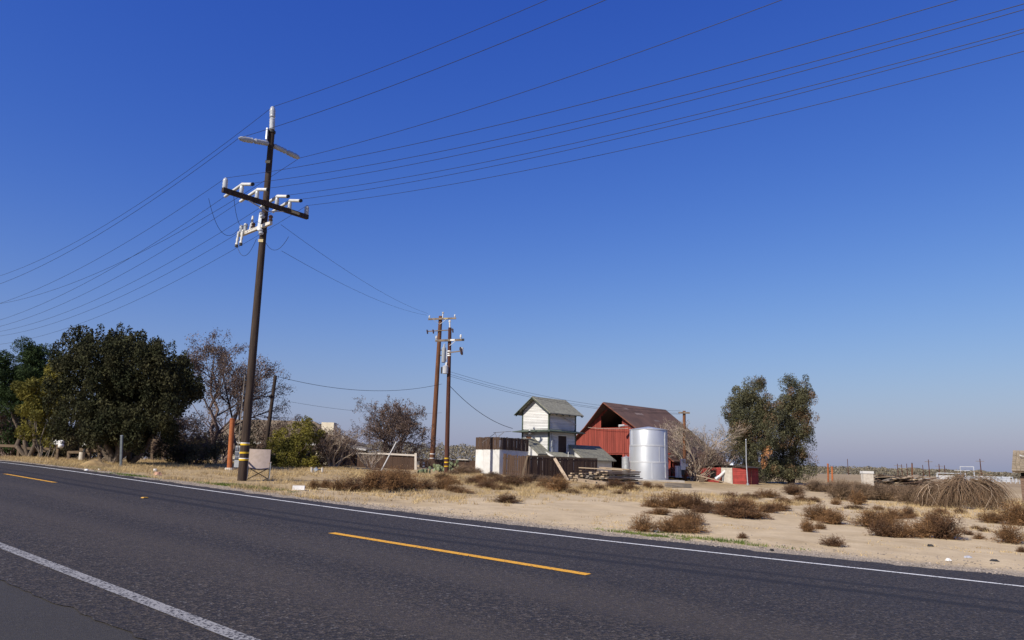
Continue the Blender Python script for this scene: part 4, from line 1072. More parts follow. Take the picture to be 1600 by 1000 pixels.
sheet('seat_fabric', [[cl(x, y, .36 - .05 * math.cos(x * 4.5) + (.03 if y < 0 else 0)) for x in np.linspace(-.30, .30, 7)] for y in np.linspace(-.25, .2, 4)], .015, M_CHAIRSEAT)
for (x0, y0, x1, y1, zt) in ((-.34, -.27, .32, .26, .36), (.34, -.27, -.32, .26, .36), (-.34, .30, -.32, -.25, .40), (.34, .30, .32, -.25, .40)):
    MB().path([cl(x0, y0, 0), cl(x1, y1, zt)], .013, 8).build('leg', M_DARKSTEEL, ch, True)
for s_ in (-1, 1):
    MB().path([cl(.34 * s_, .28, 0.02), cl(.34 * s_, .30, .95)], .013, 8).build('back_upright', M_DARKSTEEL, ch, True)
    sheet('armrest', [[cl(s_ * .34 + d_, y, .56 - .03 * (1 - (y / .3) ** 2)) for d_ in (-.035, .035)] for y in np.linspace(-.28, .28, 4)], .012, M_CHAIRFAB)
    MB().path([cl(.34 * s_, -.27, .02), cl(.34 * s_, -.27, .56)], .012, 8).build('arm_post', M_GALV, ch, True)
ga = ground_at(370, 734.5); ga[2] = gz(ga[0], ga[1]); Yb = ga[1]
cb = empty('meter_panel', 'grey utility meter panel on a red-brown post left of the roadside pole', 'electrical cabinet', ga)
p, q = at(365.2, 730, Yb), at(377, 696.5, Yb)
MB().box(p[0], q[0], Yb, Yb + .22, p[2], q[2]).build('cabinet', M_GREYBOX, cb)
for (x0, x1, y0, y1) in ((367.5, 373.5, 699, 704), (367, 372.5, 706.5, 711), (366.8, 372, 713, 716.5)):
    a_, b_ = at(x0, y1, Yb), at(x1, y0, Yb); MB().box(a_[0], b_[0], Yb - .03, Yb - .002, a_[2], b_[2]).build('meter', mat('dark_meter_glass', (.13, .14, .17), .25, spec=.5), cb)
a_, b_ = at(365.3, 718.2, Yb), at(376, 717.4, Yb); MB().box(a_[0], b_[0], Yb - .012, Yb - .001, a_[2], b_[2]).build('panel_lip', M_DARKSTEEL, cb)
MB().box(at(371, 730, Yb)[0], at(375, 730, Yb)[0], Yb + .03, Yb + .14, ga[2] - .1, p[2]).build('post', M_POLE2, cb)
ga = ground_at(358.5, 733.5); ga[2] = gz(ga[0], ga[1]); tt = at(363.2, 655, ga[1])
op = empty('marker_post', 'tall rusty orange steel post left of the grey meter panel', 'post', ga)
MB().path([ga - np.array([0, 0, .1]), tt], [.105, .10], 16).build('tube', M_ORANGE, op, True)
MB().path([tt - np.array([0, 0, .02]), tt + np.array([0, 0, .03])], [.11, .11], 16).build('cap', M_ORANGE, op, True)
MB().path([ga - np.array([0, 0, .05]), ga + np.array([0, 0, .07])], [.22, .18], 14).build('concrete_collar', mat('pale_concrete', (.42, .39, .35)), op)
ga = ground_at(189.3, 730.5); ga[2] = gz(ga[0], ga[1])
dp = empty('steel_post', 'thin dark grey steel post in front of the big dark tree trunk', 'post', ga)
MB().beam(ga - np.array([0, 0, .15]), at(190.2, 681, ga[1]), .075, .075, up=(0, 1, 0)).build('shaft', mat('weathered_steel', (.12, .14, .15), .6, (.08, .09, .10), 5), dp)
MB().path([at(190.2, 681, ga[1]), at(190.2, 680.2, ga[1])], .05, 8).build('cap', M_GALV, dp)

# ------------------------------------------------------------------ mailboxes and rail fences on the left
ga = ground_at(89, 718.5); ga[2] = gz(ga[0], ga[1]); Ym = ga[1]; mm = np.linalg.norm(ga[:2]) / FOC
mbx = empty('mailbox', 'white mailbox with round lamp globe on a leaning post', 'mailbox', ga)
MB().beam(ga - np.array([0, 0, .15]), at(91, 694, Ym), .11, .09, up=(0, 1, 0)).build('post', M_RAIL, mbx)
c0, c1 = at(85.3, 690.7, Ym), at(98.5, 691.5, Ym)
poly = [(-.09, -.1), (.09, -.1), (.09, .02)] + [(.09 * math.cos(t), .02 + .09 * math.sin(t)) for t in np.linspace(.3, math.pi - .3, 7)] + [(-.09, .02)]
m_ = MB(); k_ = len(poly); d_ = (c1 - c0) / np.linalg.norm(c1 - c0); s_ = np.array([-d_[1], d_[0], 0])
vs = [c0 + s_ * a_ + np.array([0, 0, b_]) for a_, b_ in poly] + [c1 + s_ * a_ + np.array([0, 0, b_]) for a_, b_ in poly]
m_.add(vs, [tuple(range(k_)), tuple(range(2 * k_ - 1, k_ - 1, -1))] + [(i, i + k_, (i + 1) % k_ + k_, (i + 1) % k_) for i in range(k_)]).build('box', M_WHITE, mbx)
MB().box(c0[0] - .02, c0[0] - .005, c0[1] - .09, c0[1] + .09, c0[2] - .1, c0[2] + .1).build('door', M_GALV, mbx)
c = at(95.3, 696.5, Ym - .1)
lathe([(.0, -.13), (.07, -.11), (.12, -.05), (.13, 0), (.12, .05), (.07, .11), (0, .13)], 20).build('globe', M_WHITE, mbx, True, local=True).location = Vector(c - ga)
MB().path([c - np.array([.2, -.05, .12]), c - np.array([.05, 0, .08])], .02, 6).build('globe_arm', M_DARKSTEEL, mbx)
def rail_fence(label, posts, rows, Y, m=M_RAIL, pw=.13):
    g0 = at(posts[0][0], posts[0][2], Y); g0[2] = gz(g0[0], g0[1]); e = empty('rail_fence', label, 'fence', g0)
    for (px, pt_, pb_) in posts:
        b_ = at(px, pb_, Y); b_[2] = min(b_[2], gz(b_[0], b_[1])) - .1
        piece('post', m, e, b_, at(px, pt_, Y), pw, pw)
    for (x0, y0, x1, y1, h_) in rows: piece('rail', m, e, at(x0, y0, Y - .08), at(x1, y1, Y - .08), .06, h_)
    return e
rail_fence('split wooden rail fence beside the big dark tree', [(108.0, 705, 717), (127.5, 700, 717), (139.5, 700, 718), (156, 698.5, 723)],
           [(107, 706.5, 128, 706.5, .12), (126, 703, 156, 704.5, .13), (103, 717.2, 176, 719.5, .09)], 35.5)
rail_fence('low weathered rail fence at the far left edge', [(-20, 692, 704), (30, 693, 706), (62, 699, 708), (88, 699, 710)],
           [(-40, 694.5, 36, 697.5, .15), (25, 699.5, 52, 701, .14), (49, 701, 73, 702.5, .28), (72, 701.5, 90, 702, .14)], 43.0)
rail_fence('small dark rail gate under the right side of the big tree', [(239, 684, 709), (256.5, 688, 706), (271, 688, 706)], [(240, 688, 272, 690, .13), (240, 695.5, 272, 697, .13), (240, 703, 262, 704, .12)], 41.5)
c = at(133, 695.5, 35.2)
gl = empty('lamp_globe', 'white round lamp globe on the rail fence by the tree', 'lamp', at(133, 700, 35.2))
lathe([(.0, -.05), (.11, -.05), (.12, 0), (.10, .08), (.05, .13), (0, .14)], 20, ).build('globe', M_WHITE, gl, True, local=True).location = Vector(c - np.array(gl.location))
MB().path([c - np.array([0, 0, .32]), c - np.array([0, 0, .04])], .06, 10).build('stem', M_DARKSTEEL, gl)
st_ = at(128.5, 709, 35.3); sb_ = st_.copy(); sb_[2] = gz(st_[0], st_[1])
sto = empty('concrete_stub', 'short pale concrete stub at the rail fence', 'post', sb_)
MB().path([sb_ - np.array([0, 0, .1]), at(128.5, 706.5, 35.3)], [.13, .12], 12).build('stub', M_PALEPANEL, sto, True)

# ------------------------------------------------------------------ house, carport and fences left of the farm poles
HY = 49.0
h0 = at(395, 735, HY); h0[2] = gz(h0[0], HY)
ho = empty('farm_house', 'low house with tan hip roof and cream chimney behind the bushes', 'house', h0)
rl, rr_ = at(360, 649.5, HY + 2.2), at(490, 658, HY + 2.2); el, er = at(330, 697, HY), at(548, 694, HY)
el[2] = er[2]; zb = er[2]; rl[2] = rr_[2]
bk_r = er + np.array([.25, 4.6, 0]); bk_l = el + np.array([0, 4.6, 0])
m_ = MB(); m_.add([el, er, bk_r, bk_l, rl, rr_], [(0, 1, 5, 4), (1, 2, 5), (2, 3, 4, 5), (3, 0, 4), (0, 3, 2, 1)])
rf_ = m_.build('roof', M_ROOFTAN, ho)
MB().box(el[0] + .35, er[0] - .35, HY + .35, HY + 4.2, gz(h0[0], HY) - .1, zb - .02).build('wall', M_CREAM, ho)
MB().beam(el + np.array([0, -.02, -.06]), er + np.array([0, -.02, -.06]), .04, .14).build('fascia', M_WHITE, ho)
for px in (415, 470):
    a_ = at(px, 712, HY + .33); MB().box(a_[0], a_[0] + .9, HY + .30, HY + .36, a_[2] - .3, a_[2] + .4).build('window', M_GLASS, ho)
cA_, cB_ = at(501.5, 690, HY + .4), at(523, 660.5, HY + .4)
chm = MB().box(cA_[0], cB_[0], HY + .2, HY + 1.1, cA_[2], cB_[2]).build('chimney', M_CREAM, ho)
MB().box(cA_[0] - .04, cB_[0] + .04, HY + .16, HY + 1.14, cB_[2] - .05, cB_[2] + .0301).build('chimney_cap', M_CREAM, chm)
c = at(512.5, 660, HY + .6)
MB().path([c, c + np.array([0, 0, .3])], .09, 12).path([c + np.array([0, 0, .28]), c + np.array([0, 0, .36])], [.14, .12], 12).build('flue', M_GALV, chm, True)
c = at(426, 657.5, HY + .9); MB().box(c[0] - .15, c[0] + .15, c[1] - .1, c[1] + .2, c[2] - .15, c[2] + .15).build('roof_vent', M_PALEPANEL, rf_)
ds = empty('satellite_dish', 'small pale satellite dish on the low roof beside the chimney', 'satellite dish', at(535, 693, 46.6))
lathe([(0, .06), (.14, .045), (.24, .0), (.25, .005), (.14, .055), (0, .075)], 24).build('dish', M_PALEPANEL, ds, True, local=True)
dd = ds.children[0]; dd.location = Vector(at(536, 687, 46.5)) - ds.location; dd.rotation_euler = (rad(100), 0, rad(-25))
MB().path([at(535, 693.5, 46.6), at(536, 688, 46.6)], .02, 6).build('mast', M_GALV, ds)
CY = 46.5
c0 = at(548, 738, CY); c0[2] = gz(c0[0], CY)
cp_ = empty('carport', 'dark open carport with flat roof behind the bare shrubs', 'carport', c0)
A_, B_ = at(512, 692.5, CY), at(572, 702.5, CY)
MB().slab([A_, B_, B_ + np.array([.2, 3, .1]), A_ + np.array([.2, 3, .1])], .07).build('roof', M_PLANKGREY, cp_)
MB().beam(A_ + np.array([0, -.03, -.02]), B_ + np.array([0, -.03, -.02]), .03, .1).build('fascia', M_WHITE, cp_)
for px, py in ((516, 694), (540, 698), (568, 702)):
    a_ = at(px, py, CY + .15); piece('post', M_FENCE, cp_, (a_[0], a_[1], gz(a_[0], a_[1]) - .1), a_ - np.array([0, 0, .1]), .12, .12)
a_, b_ = at(512, 730, CY + 2.6), at(575, 730, CY + 2.6)
board_run(cp_, a_[:2], b_[:2], gz(a_[0], a_[1]) - .05, A_[2] - .1, gz(b_[0], b_[1]) - .05, B_[2] - .1, M_FENCE, w=.2, gap=-.008, wonk=.003)
FY = 44.6
a_, b_ = at(557, 735, FY), at(648, 735, FY)
cf = empty('yard_fence', 'dark board yard fence with pale top rail ending at a grey post', 'fence', (a_[0], a_[1], gz(a_[0], a_[1])))
board_run(cf, a_[:2], b_[:2], gz(a_[0], FY) - .05, at(557, 709.5, FY)[2], gz(b_[0], FY) - .05, at(648, 712.8, FY)[2], M_FENCE, w=.15, jag=.02, gap=-.006, wonk=.003)
piece('top_rail', M_PALEPANEL, cf, at(557, 708.0, FY - .06), at(586, 709.3, FY - .06), .08, .07); piece('top_rail', M_PALEPANEL, cf, at(590, 708.5, FY - .06), at(649, 711.5, FY - .06), .08, .10)
p_ = at(649.5, 735, FY - .1); piece('gate_post', M_PALEPANEL, cf, (p_[0], p_[1], gz(p_[0], p_[1]) - .1), at(649.5, 708, FY - .1), .13, .13)
a_, b_ = at(655, 730, 52), at(752, 730, 52)
bf = empty('back_fence', 'distant brown board fence behind the two farm poles', 'fence', (a_[0], a_[1], gz(a_[0], a_[1])))
board_run(bf, a_[:2], b_[:2], gz(a_[0], 52) - .05, at(655, 717, 52)[2], gz(b_[0], 52) - .05, at(752, 720, 52)[2], M_FENCE, w=.19, jag=.02, gap=-.008, wonk=.003)
piece('top_rail', M_PALEPANEL, bf, at(681, 716.2, 51.9), at(690, 716.5, 51.9), .06, .07); piece('top_rail', M_PALEPANEL, bf, at(715, 717.5, 51.9), at(731, 718.5, 51.9), .06, .07)
a_ = at(660.8, 730, 50.2); so = empty('sign_board', 'small white and orange sign post left of the orange-brown farm pole', 'sign', (a_[0], a_[1], gz(a_[0], a_[1])))
p, q = at(660, 730, 50.2), at(664.2, 721, 50.2); MB().box(p[0], q[0], 50.2, 50.24, gz(p[0], 50.2), q[2]).build('board', M_ORANGE, so)
p, q = at(660.4, 725.2, 50.2), at(663.8, 721.5, 50.2); MB().box(p[0], q[0], 50.17, 50.19, p[2], q[2]).build('panel', M_WHITE, so)
p, q = at(660.4, 730, 50.2), at(663.8, 726.5, 50.2); MB().box(p[0], q[0], 50.17, 50.19, p[2], q[2]).build('panel', M_WHITE, so)
a_ = ground_at(594, 737); a_[2] = gz(a_[0], a_[1])
wp = empty('white_pipe', 'long white pipe leaning towards the bare brown-leaved tree', 'pipe', a_)
MB().path([a_ - np.array([0, 0, .05]), at(619, 691, a_[1] + .6)], .03, 8).build('pipe', M_WHITE, wp, True)
MB().path([at(618.8, 691.4, a_[1] + .6), at(619.3, 690.4, a_[1] + .6)], .04, 8).build('end_cap', M_WHITE, wp)
a_ = ground_at(495, 737); a_[2] = gz(a_[0], a_[1])
wv = empty('water_valve', 'small pale pipe posts with a valve at the foot of the bushes', 'valve', a_)
for px, py in ((487, 730), (503.5, 730.5)):
    g_ = ground_at(px, 737.5); MB().path([g_ - np.array([0, 0, .05]), at(px, py, g_[1])], .05, 8).build('post', M_PALEPANEL, wv, True)
MB().path([at(488, 733.5, a_[1]), at(503, 733.8, a_[1])], .03, 8).build('pipe', M_DARKSTEEL, wv); MB().path([at(492, 731.5, a_[1]), at(495, 736, a_[1])], .09, 10).build('valve', M_GREYBOX, wv)

# ------------------------------------------------------------------ right edge: old shake-roofed building
BX, BY = at(1597, 770, 41.0)[0], 41.0; b0 = gz(BX, BY)
ob = empty('old_shed', 'weathered brown shed with shake roof cut off at the right edge', 'shed', (BX, BY, b0))
ez, rz_ = at(1583, 736, 40.6)[2], at(1587, 705, 42.3)[2]; WT = at(1591.5, 744, BY)[2]
MB().box(BX + .02, BX + 4.2, BY + .02, BY + 3, b0 - .1, WT).build('wall_core', M_RAIL, ob)
k = 0; z = b0
M_OLDBRICK = mat('old_brown_board', (.20, .13, .095), .92, (.11, .075, .058), 4, bump=.4, stretch=(1, 5, 5))
while z < WT - .02:
    x = BX - (.0 if k % 2 else .0)
    while x < BX + 4.2:
        w_ = random.uniform(1.0, 1.8); piece('board', M_OLDBRICK, ob, (x, BY - random.uniform(0, .012), z + .07), (min(x + w_ - .012, BX + 4.2), BY - random.uniform(0, .012), z + .07), .03, .132); x += w_
    y = BY
    piece('board', M_OLDBRICK, ob, (BX - .005, BY + .02, z + .07), (BX - .005, BY + 3, z + .07), .03, .132)
    z += .142; k += 1
MB().box(BX + .03, BX + 4.2, BY + .05, BY + 2.95, WT, ez + .05).build('eave_shade', M_DARK, ob)  # near-black block paints in the shadow below the eave
L0 = BX - .33
rfm = MB().slab([(L0 + .1, BY + 1.5, rz_ - .03), (L0, BY - .42, ez - .03), (BX + 4.5, BY - .42, ez - .03), (BX + 4.5, BY + 1.5, rz_ - .03)], .04).slab([(L0 + .1, BY + 1.5, rz_ - .03), (BX + 4.5, BY + 1.5, rz_ - .03), (BX + 4.5, BY + 3.4, ez - .03), (L0, BY + 3.4, ez - .03)], .04).build('roof_deck', M_RAIL, ob)
M_SHAKE = mat('cedar_shake', (.30, .245, .17), .95, (.17, .135, .095), 9, bump=.5)
for r_ in range(9):
    t0 = r_ / 9; y0 = BY - .44 + t0 * 1.92; zz = ez + (rz_ - ez) * t0; sl2 = (rz_ - ez) / 1.92
    x = L0 - .02 + t0 * .1
    while x < BX + 4.4:
        w_ = random.uniform(.12, .24); ln = .30 + random.uniform(-.03, .05); th = random.uniform(.012, .028)
        piece('shake', M_SHAKE, ob, (x + w_ / 2, y0 - random.uniform(0, .04), zz + th / 2 + .012 * 1), (x + w_ / 2, y0 + ln * .9, zz + ln * .9 * sl2 + .004), w_ - .012, th, up=(0, -sl2, 1)); x += w_
ob.rotation_euler = (0, 0, rad(-36))      # its eaves face the road corner
for py in (712.5, 722):
    c = at(1584, py, 41.6); MB().path([c + np.array([.3, .1, -.05]), c, c - np.array([.12, 0, -.04])], [.02, .03, .05], 8).build('insulator', M_WHITE, ob, True)

# ------------------------------------------------------------------ trees
def clump_points(ells, Y, depth=1.0, power=.45):
    """clump centres inside egg-shaped volumes; each given by its outline centre and half-sizes as seen"""
    out = []
    for (px, py, rx, ry, n) in ells:
        c = at(px, py, Y); k = np.linalg.norm(c - EYEV) / FOC
        d = rdir(n) * RNG.uniform(0, 1, (n, 1)) ** power
        out.append(c + d * np.array([rx * k, rx * k * depth, ry * k]))
    return np.concatenate(out)
def foliage(C, per, rc, zst, size, aspect, up=(0, 0, .6), outw=.3):
    n = len(C); d = rdir(n * per); r = RNG.uniform(.35, 1.0, (n * per, 1)) ** .6
    sc = RNG.uniform(.65, 1.25, (n, 1)).repeat(per, 0)
    P = C.repeat(per, 0) + d * r * sc * np.array([rc, rc, rc * zst])
    return leaves(P, size, aspect, up=up, out=d, outw=outw)
def tree(name, label, base, cat='tree', group=None):
    return empty(name, label, cat, base, 0, group)
def limbs(base, tops, r0, r1, k=6, wob=.04, ns=9):
    parts = [tubes(*trunk_line(base + np.array([random.uniform(-.1, .1), random.uniform(-.1, .1), -.1]), t, r0, r1, k, wob), ns) for t in tops]
    return merge(*parts)
M_TWIGPURP = mat('purple_grey_twig', (.155, .112, .098), .95, (.10, .072, .064), 2, island=.35)
M_LCYP = mat('dark_cypress_foliage', (.048, .046, .022), .9, (.022, .026, .012), 1.2, island=.45, spec=.12, trans=.12)
M_LPINE = mat('pine_foliage', (.048, .075, .026), .9, (.028, .045, .018), 1.0, island=.4, spec=.12, trans=.15)
M_LYEL = mat('yellow_green_foliage', (.21, .18, .030), .85, (.11, .105, .022), 1.2, island=.4, trans=.25)
M_LEUC = mat('eucalyptus_foliage', (.115, .110, .055), .85, (.066, .068, .038), 1.0, island=.55, trans=.2)
M_LEUCB = mat('rusty_eucalyptus_foliage', (.15, .095, .050), .85, (.10, .068, .040), 1.0, island=.5, trans=.2)
M_LDRY = mat('dry_brown_leaf', (.165, .115, .085), .9, (.105, .070, .055), 1.5, island=.5, trans=.2)
M_LOLIVE = mat('olive_scrub_leaf', (.115, .098, .045), .9, (.070, .058, .030), 1.2, island=.5, trans=.15)

# big dark evergreen by the road
g0 = ground_at(186, 728); g0[2] = gz(g0[0], g0[1]); TY = 32.5
g0 = np.array([at(184, 700, TY)[0], TY, 0]); g0[2] = gz(g0[0], TY)
t = tree('cypress_tree', 'huge dense dark evergreen tree beside the road on the left', g0)
tops = [at(x, y, TY + d) for x, y, d in ((150, 640, 0), (185, 610, .3), (215, 640, -.2), (240, 660, .6), (170, 600, 1.0), (200, 650, -1.0))]
place('trunk', merge(limbs(g0, tops, .16, .05, ns=10), limbs(g0 + np.array([.45, .3, 0]), [at(262, 655, TY + .6), at(225, 620, TY + .5)], .13, .04), limbs(g0 + np.array([-.35, .35, 0]), [at(120, 650, TY + .3)], .12, .04)), M_BARK, t, True)
# lobes: upright plumes standing side by side, each with its own rounded head
lob = [(92, 612, 17, 50), (100, 570, 15, 38), (114, 556, 13, 36), (128, 585, 20, 60), (118, 640, 22, 46), (140, 552, 18, 34), (152, 618, 22, 62), (146, 668, 18, 28), (166, 552, 18, 36),
       (178, 600, 20, 56), (190, 552, 17, 34), (176, 655, 20, 34), (204, 612, 20, 60), (212, 556, 17, 34), (232, 572, 18, 40), (226, 640, 22, 48), (250, 592, 18, 48), (250, 650, 20, 36),
       (268, 592, 16, 40), (276, 630, 20, 34), (290, 606, 14, 34), (303, 618, 11, 22), (196, 672, 16, 24), (215, 680, 18, 18), (100, 662, 14, 26), (262, 672, 16, 20), (160, 684, 12, 14), (240, 560, 12, 30), (284, 580, 10, 24)]
C = []
for (px, py, rx, ry) in lob:
    edge = abs(px - 195) / 115.
    for dY in ((-2.7, -.9, .9, 2.4) if edge < .55 else ((-1.8, 0, 1.8) if edge < .8 else (-.6, .8))):
        jx, jy = random.uniform(-9, 9), random.uniform(-10, 10)
        C.append(clump_points([(px + jx, py + jy - 4, rx * .75, ry * .72, 5)], TY + dY, 1., .5))
C = np.concatenate(C)
core = clump_points([(195, 610, 85, 60, 60), (190, 660, 60, 28, 24)], TY, .75, .6)
tips = np.array([at(x, y, TY + d) for x, y, d in ((100, 530, 0), (110, 524, .3), (121, 519, 0), (141, 526, -.4), (156, 522, .2), (187, 518, .1), (201, 525, -.3), (222, 530, .2), (247, 538, 0), (268, 548, .3), (88, 545, 0), (298, 580, 0), (311, 598, .2), (315, 612, 0))])
fo = merge(foliage(C, 165, .30, 1.7, .052, .5, up=(0, 0, .9)), foliage(core, 260, .55, 1.2, .07, .6), foliage(tips, 220, .17, 2.6, .045, .5))
place('crown', fo, M_LCYP, t)

# left-hand trees behind it
g0 = np.array([at(48, 700, 43)[0], 43, 0]); g0[2] = gz(g0[0], 43)
t = tree('pine_tree', 'open green pine behind the big dark tree at the left', g0)
place('trunk', limbs(g0, [at(52, 545, 43), at(15, 600, 43.5), at(75, 580, 42.5)], .14, .03, 7, .03), M_BARK, t, True)
C = clump_points([(50, 548, 13, 18, 14), (40, 585, 38, 22, 26), (15, 590, 22, 16, 14), (70, 580, 22, 34, 20), (10, 620, 34, 22, 22), (60, 620, 30, 30, 20), (0, 565, 8, 14, 6), (85, 610, 18, 60, 16), (-25, 600, 30, 40, 20)], 43, .9)
place('crown', foliage(C, 300, .50, .8, .085, .22, up=(0, 0, .35)), M_LPINE, t)
def shrub(name, label, Y, ells, m, per, rc, size, aspect, stem_m=M_BARKGREY, zst=1.0, nst=9, cat='bush', base=None, up=(0, 0, .4), group=None):
    C = clump_points(ells, Y, .9)
    bx_ = ells[0][0] if base is None else base
    g_ = np.array([at(bx_, 720, Y)[0], Y, 0.]); g_[2] = gz(g_[0], Y)
    e = tree(name, label, g_, cat, group)
    idx = RNG.choice(len(C), min(nst, len(C)), replace=False)
    place('stems', merge(*[tubes(*trunk_line(g_ + np.array([RNG.uniform(-.3, .3), RNG.uniform(-.3, .3), -.08]), C[i], .035, .01, 5, .06), 5) for i in idx]), stem_m, e)
    place('foliage', foliage(C, per, rc, zst, size, aspect, up=up), m, e)
    return e
shrub('leafy_tree', 'bright yellow-green leafy tree left of the big dark tree', 40.5, [(75, 640, 34, 52, 40), (55, 620, 26, 24, 16), (90, 600, 14, 30, 12)], M_LYEL, 230, .42, .075, .35, cat='tree')
shrub('hedge_bush', 'dark green hedge behind the far-left rail fence', 45.5, [(20, 682, 40, 26, 30), (75, 688, 40, 20, 24), (-25, 680, 30, 28, 16), (115, 690, 24, 18, 12)], M_LPINE, 220, .42, .075, .4)
shrub('shade_bush', 'dark brown-green brush below the left side of the big tree', 42, [(120, 692, 40, 20, 22), (160, 692, 26, 18, 14)], M_LOLIVE, 200, .4, .06, .35, M_TWIGBROWN)

shrub('shade_thicket', 'long dark thicket behind the big tree and rail fences', 48, [(20, 690, 60, 26, 40), (110, 694, 60, 24, 40), (200, 698, 60, 20, 40), (290, 700, 60, 22, 40), (-50, 680, 40, 30, 24), (40, 660, 50, 30, 26)], M_LOLIVE, 200, .5, .075, .4, M_TWIGBROWN, nst=30)
shrub('dry_thicket', 'dry reddish-brown brush at the far left edge', 44.5, [(10, 655, 26, 26, 26), (-20, 660, 26, 26, 14)], M_LDRY, 180, .4, .05, .3, M_TWIGPURP, nst=24)

def twig_tree(name, label, Y, pxbase, basey, top, width, m_b, levels, leaf=None, cat='tree', r0=.12, spread=.8, up=.1, nst=1, lean=0., minr=.006):
    """branching tree: trunk then generations of boughs; scaled to the outline's height and width"""
    b_ = np.array([at(pxbase, basey, Y)[0], Y, 0.]); b_[2] = gz(b_[0], Y); k = np.linalg.norm(b_) / FOC
    Hm = at(pxbase, top, Y)[2] - b_[2]; Wm = width * k
    Ps, Rs = [], []
    for i in range(nst):
        a_ = 2 * math.pi * i / max(nst, 1) + .4
        o_ = np.array([math.cos(a_), math.sin(a_), 0]) * (.0 if nst == 1 else Wm * .03)
        tp = b_ + np.array([0, 0, Hm * (.62 if nst == 1 else .7)]) + (np.array([math.cos(a_), math.sin(a_), 0]) * Wm * (.0 if nst == 1 else .24)) + np.array([lean * Hm, 0, 0])
        P_, R_ = trunk_line(b_ + o_ - np.array([0, 0, .1]), tp, r0, r0 * .35, 6, .03); Ps.append(P_); Rs.append(R_)
    P_ = np.concatenate(Ps); R_ = np.concatenate(Rs); gens = [(P_, R_)]
    for (n_, ratio, sp_, tmin) in levels:
        P_, R_ = spawn(P_, R_, n_, tmin, 1.0, ratio, sp_ * spread, up, 4, .2, .6); R_ = np.maximum(R_, minr * .8); gens.append((P_, R_))
    allp = np.concatenate([g_[0].reshape(-1, 3) for g_ in gens])
    ext = np.abs(allp[:, 0] - b_[0]); fx = (Wm / 2) / np.percentile(ext, 98.5); fz = Hm / (np.percentile(allp[:, 2], 99.7) - b_[2])
    S_ = np.array([fx, fx, fz])
    gens = [((g_[0] - b_) * S_ + b_, g_[1]) for g_ in gens]
    e = tree(name, label, b_, cat)
    place('trunk', tubes(*gens[0], 8), m_b, e, True)
    if len(gens) > 2: place('branches', merge(*[tubes(*g_, 4) for g_ in gens[1:-1]]), m_b, e)
    place('twigs', tubes(*gens[-1], 3), m_b if leaf is None or len(leaf) < 6 else leaf[5], e)
    if leaf:
        m_l, per, size, asp, jit = leaf[:5]; T_ = gens[-1][0]; n_ = len(T_); tt = RNG.uniform(.2, 1., (n_, per)) * (T_.shape[1] - 1)
        i_ = np.minimum(tt.astype(int), T_.shape[1] - 2); f_ = (tt - i_)[..., None]; ar = np.arange(n_)[:, None]
        Q = (T_[ar, i_] * (1 - f_) + T_[ar, i_ + 1] * f_).reshape(-1, 3) + RNG.normal(size=(n_ * per, 3)) * jit
        place('leaves', leaves(Q, size, asp, up=(0, 0, -.8)), m_l, e)
    return e
twig_tree('willow_tree', 'tall half-bare brownish tree behind the orange post', 41, 340, 722, 521, 150, M_TWIGPURP,
          [(7, .62, .9, .3), (7, .55, .9, .2), (6, .5, 1.0, .15)], (M_LDRY, 15, .05, .34, .12), r0=.13, nst=3, up=.04)
shrub('willow_foliage_bush', 'drooping olive-brown bush right of the tall half-bare tree', 41.5, [(385, 595, 30, 40, 22), (355, 625, 46, 40, 26), (310, 570, 26, 34, 10)], M_LDRY, 150, .5, .055, .3, M_TWIGPURP, 1.3, cat='tree', base=350)
shrub('brush_thicket', 'tangled grey-brown brush between the big tree and orange post', 38, [(285, 665, 34, 36, 30), (320, 690, 34, 30, 26), (262, 690, 26, 22, 16)], M_LDRY, 190, .4, .05, .28, M_TWIGPURP, nst=26)
shrub('olive_bush', 'olive-green scrub bush in front of the grey-brown brush', 35.5, [(300, 706, 44, 18, 26), (270, 700, 22, 16, 10), (335, 708, 18, 16, 8)], M_LOLIVE, 200, .30, .045, .35, M_TWIGBROWN, nst=16)
shrub('olive_bush', 'dark scrub filling the gap behind the grey meter panel', 42, [(385, 690, 34, 30, 24), (415, 700, 20, 26, 14)], M_LOLIVE, 200, .36, .05, .35, M_TWIGBROWN, nst=12)
shrub('citrus_bush', 'yellow-green bush right of the folding chair', 38.5, [(452, 702, 34, 30, 46), (478, 682, 24, 28, 26), (435, 712, 22, 20, 18), (470, 722, 36, 12, 20)], M_LYEL, 200, .30, .045, .4, M_TWIGBROWN, nst=20)
shrub('brown_shrub', 'brown bare-topped shrub behind the yellow-green bush', 40.5, [(455, 676, 44, 26, 40), (495, 696, 34, 34, 44), (525, 712, 24, 24, 26), (410, 700, 20, 34, 18), (500, 722, 44, 12, 30)], M_LDRY, 150, .34, .045, .3, M_TWIGPURP, nst=26)
twig_tree('bare_shrub', 'leafless grey-brown shrub in front of the carport', 39.5, 520, 736, 668, 72, M_TWIG, [(7, .7, .9, .1), (7, .55, .9, .15), (4, .5, .9, .2)], (M_LDRY, 4, .035, .35, .06), 'bush', .035, nst=9, up=.12)
twig_tree('bare_shrub', 'small fan of bare upright twigs before the dark yard fence', 42.5, 577, 737, 700, 44, M_TWIG, [(8, .75, .5, .05), (5, .5, .6, .2)], None, 'bush', .025, nst=7, up=.3)
twig_tree('bare_tree', 'round-crowned bare tree with clinging brown leaves', 47.5, 613, 733, 625, 116, M_TWIGPURP, [(9, .75, 1.1, .35), (9, .6, 1.0, .15), (7, .5, 1.0, .1)], (M_LDRY, 4, .042, .45, .05), r0=.07, up=-.02, nst=7, spread=1.15)
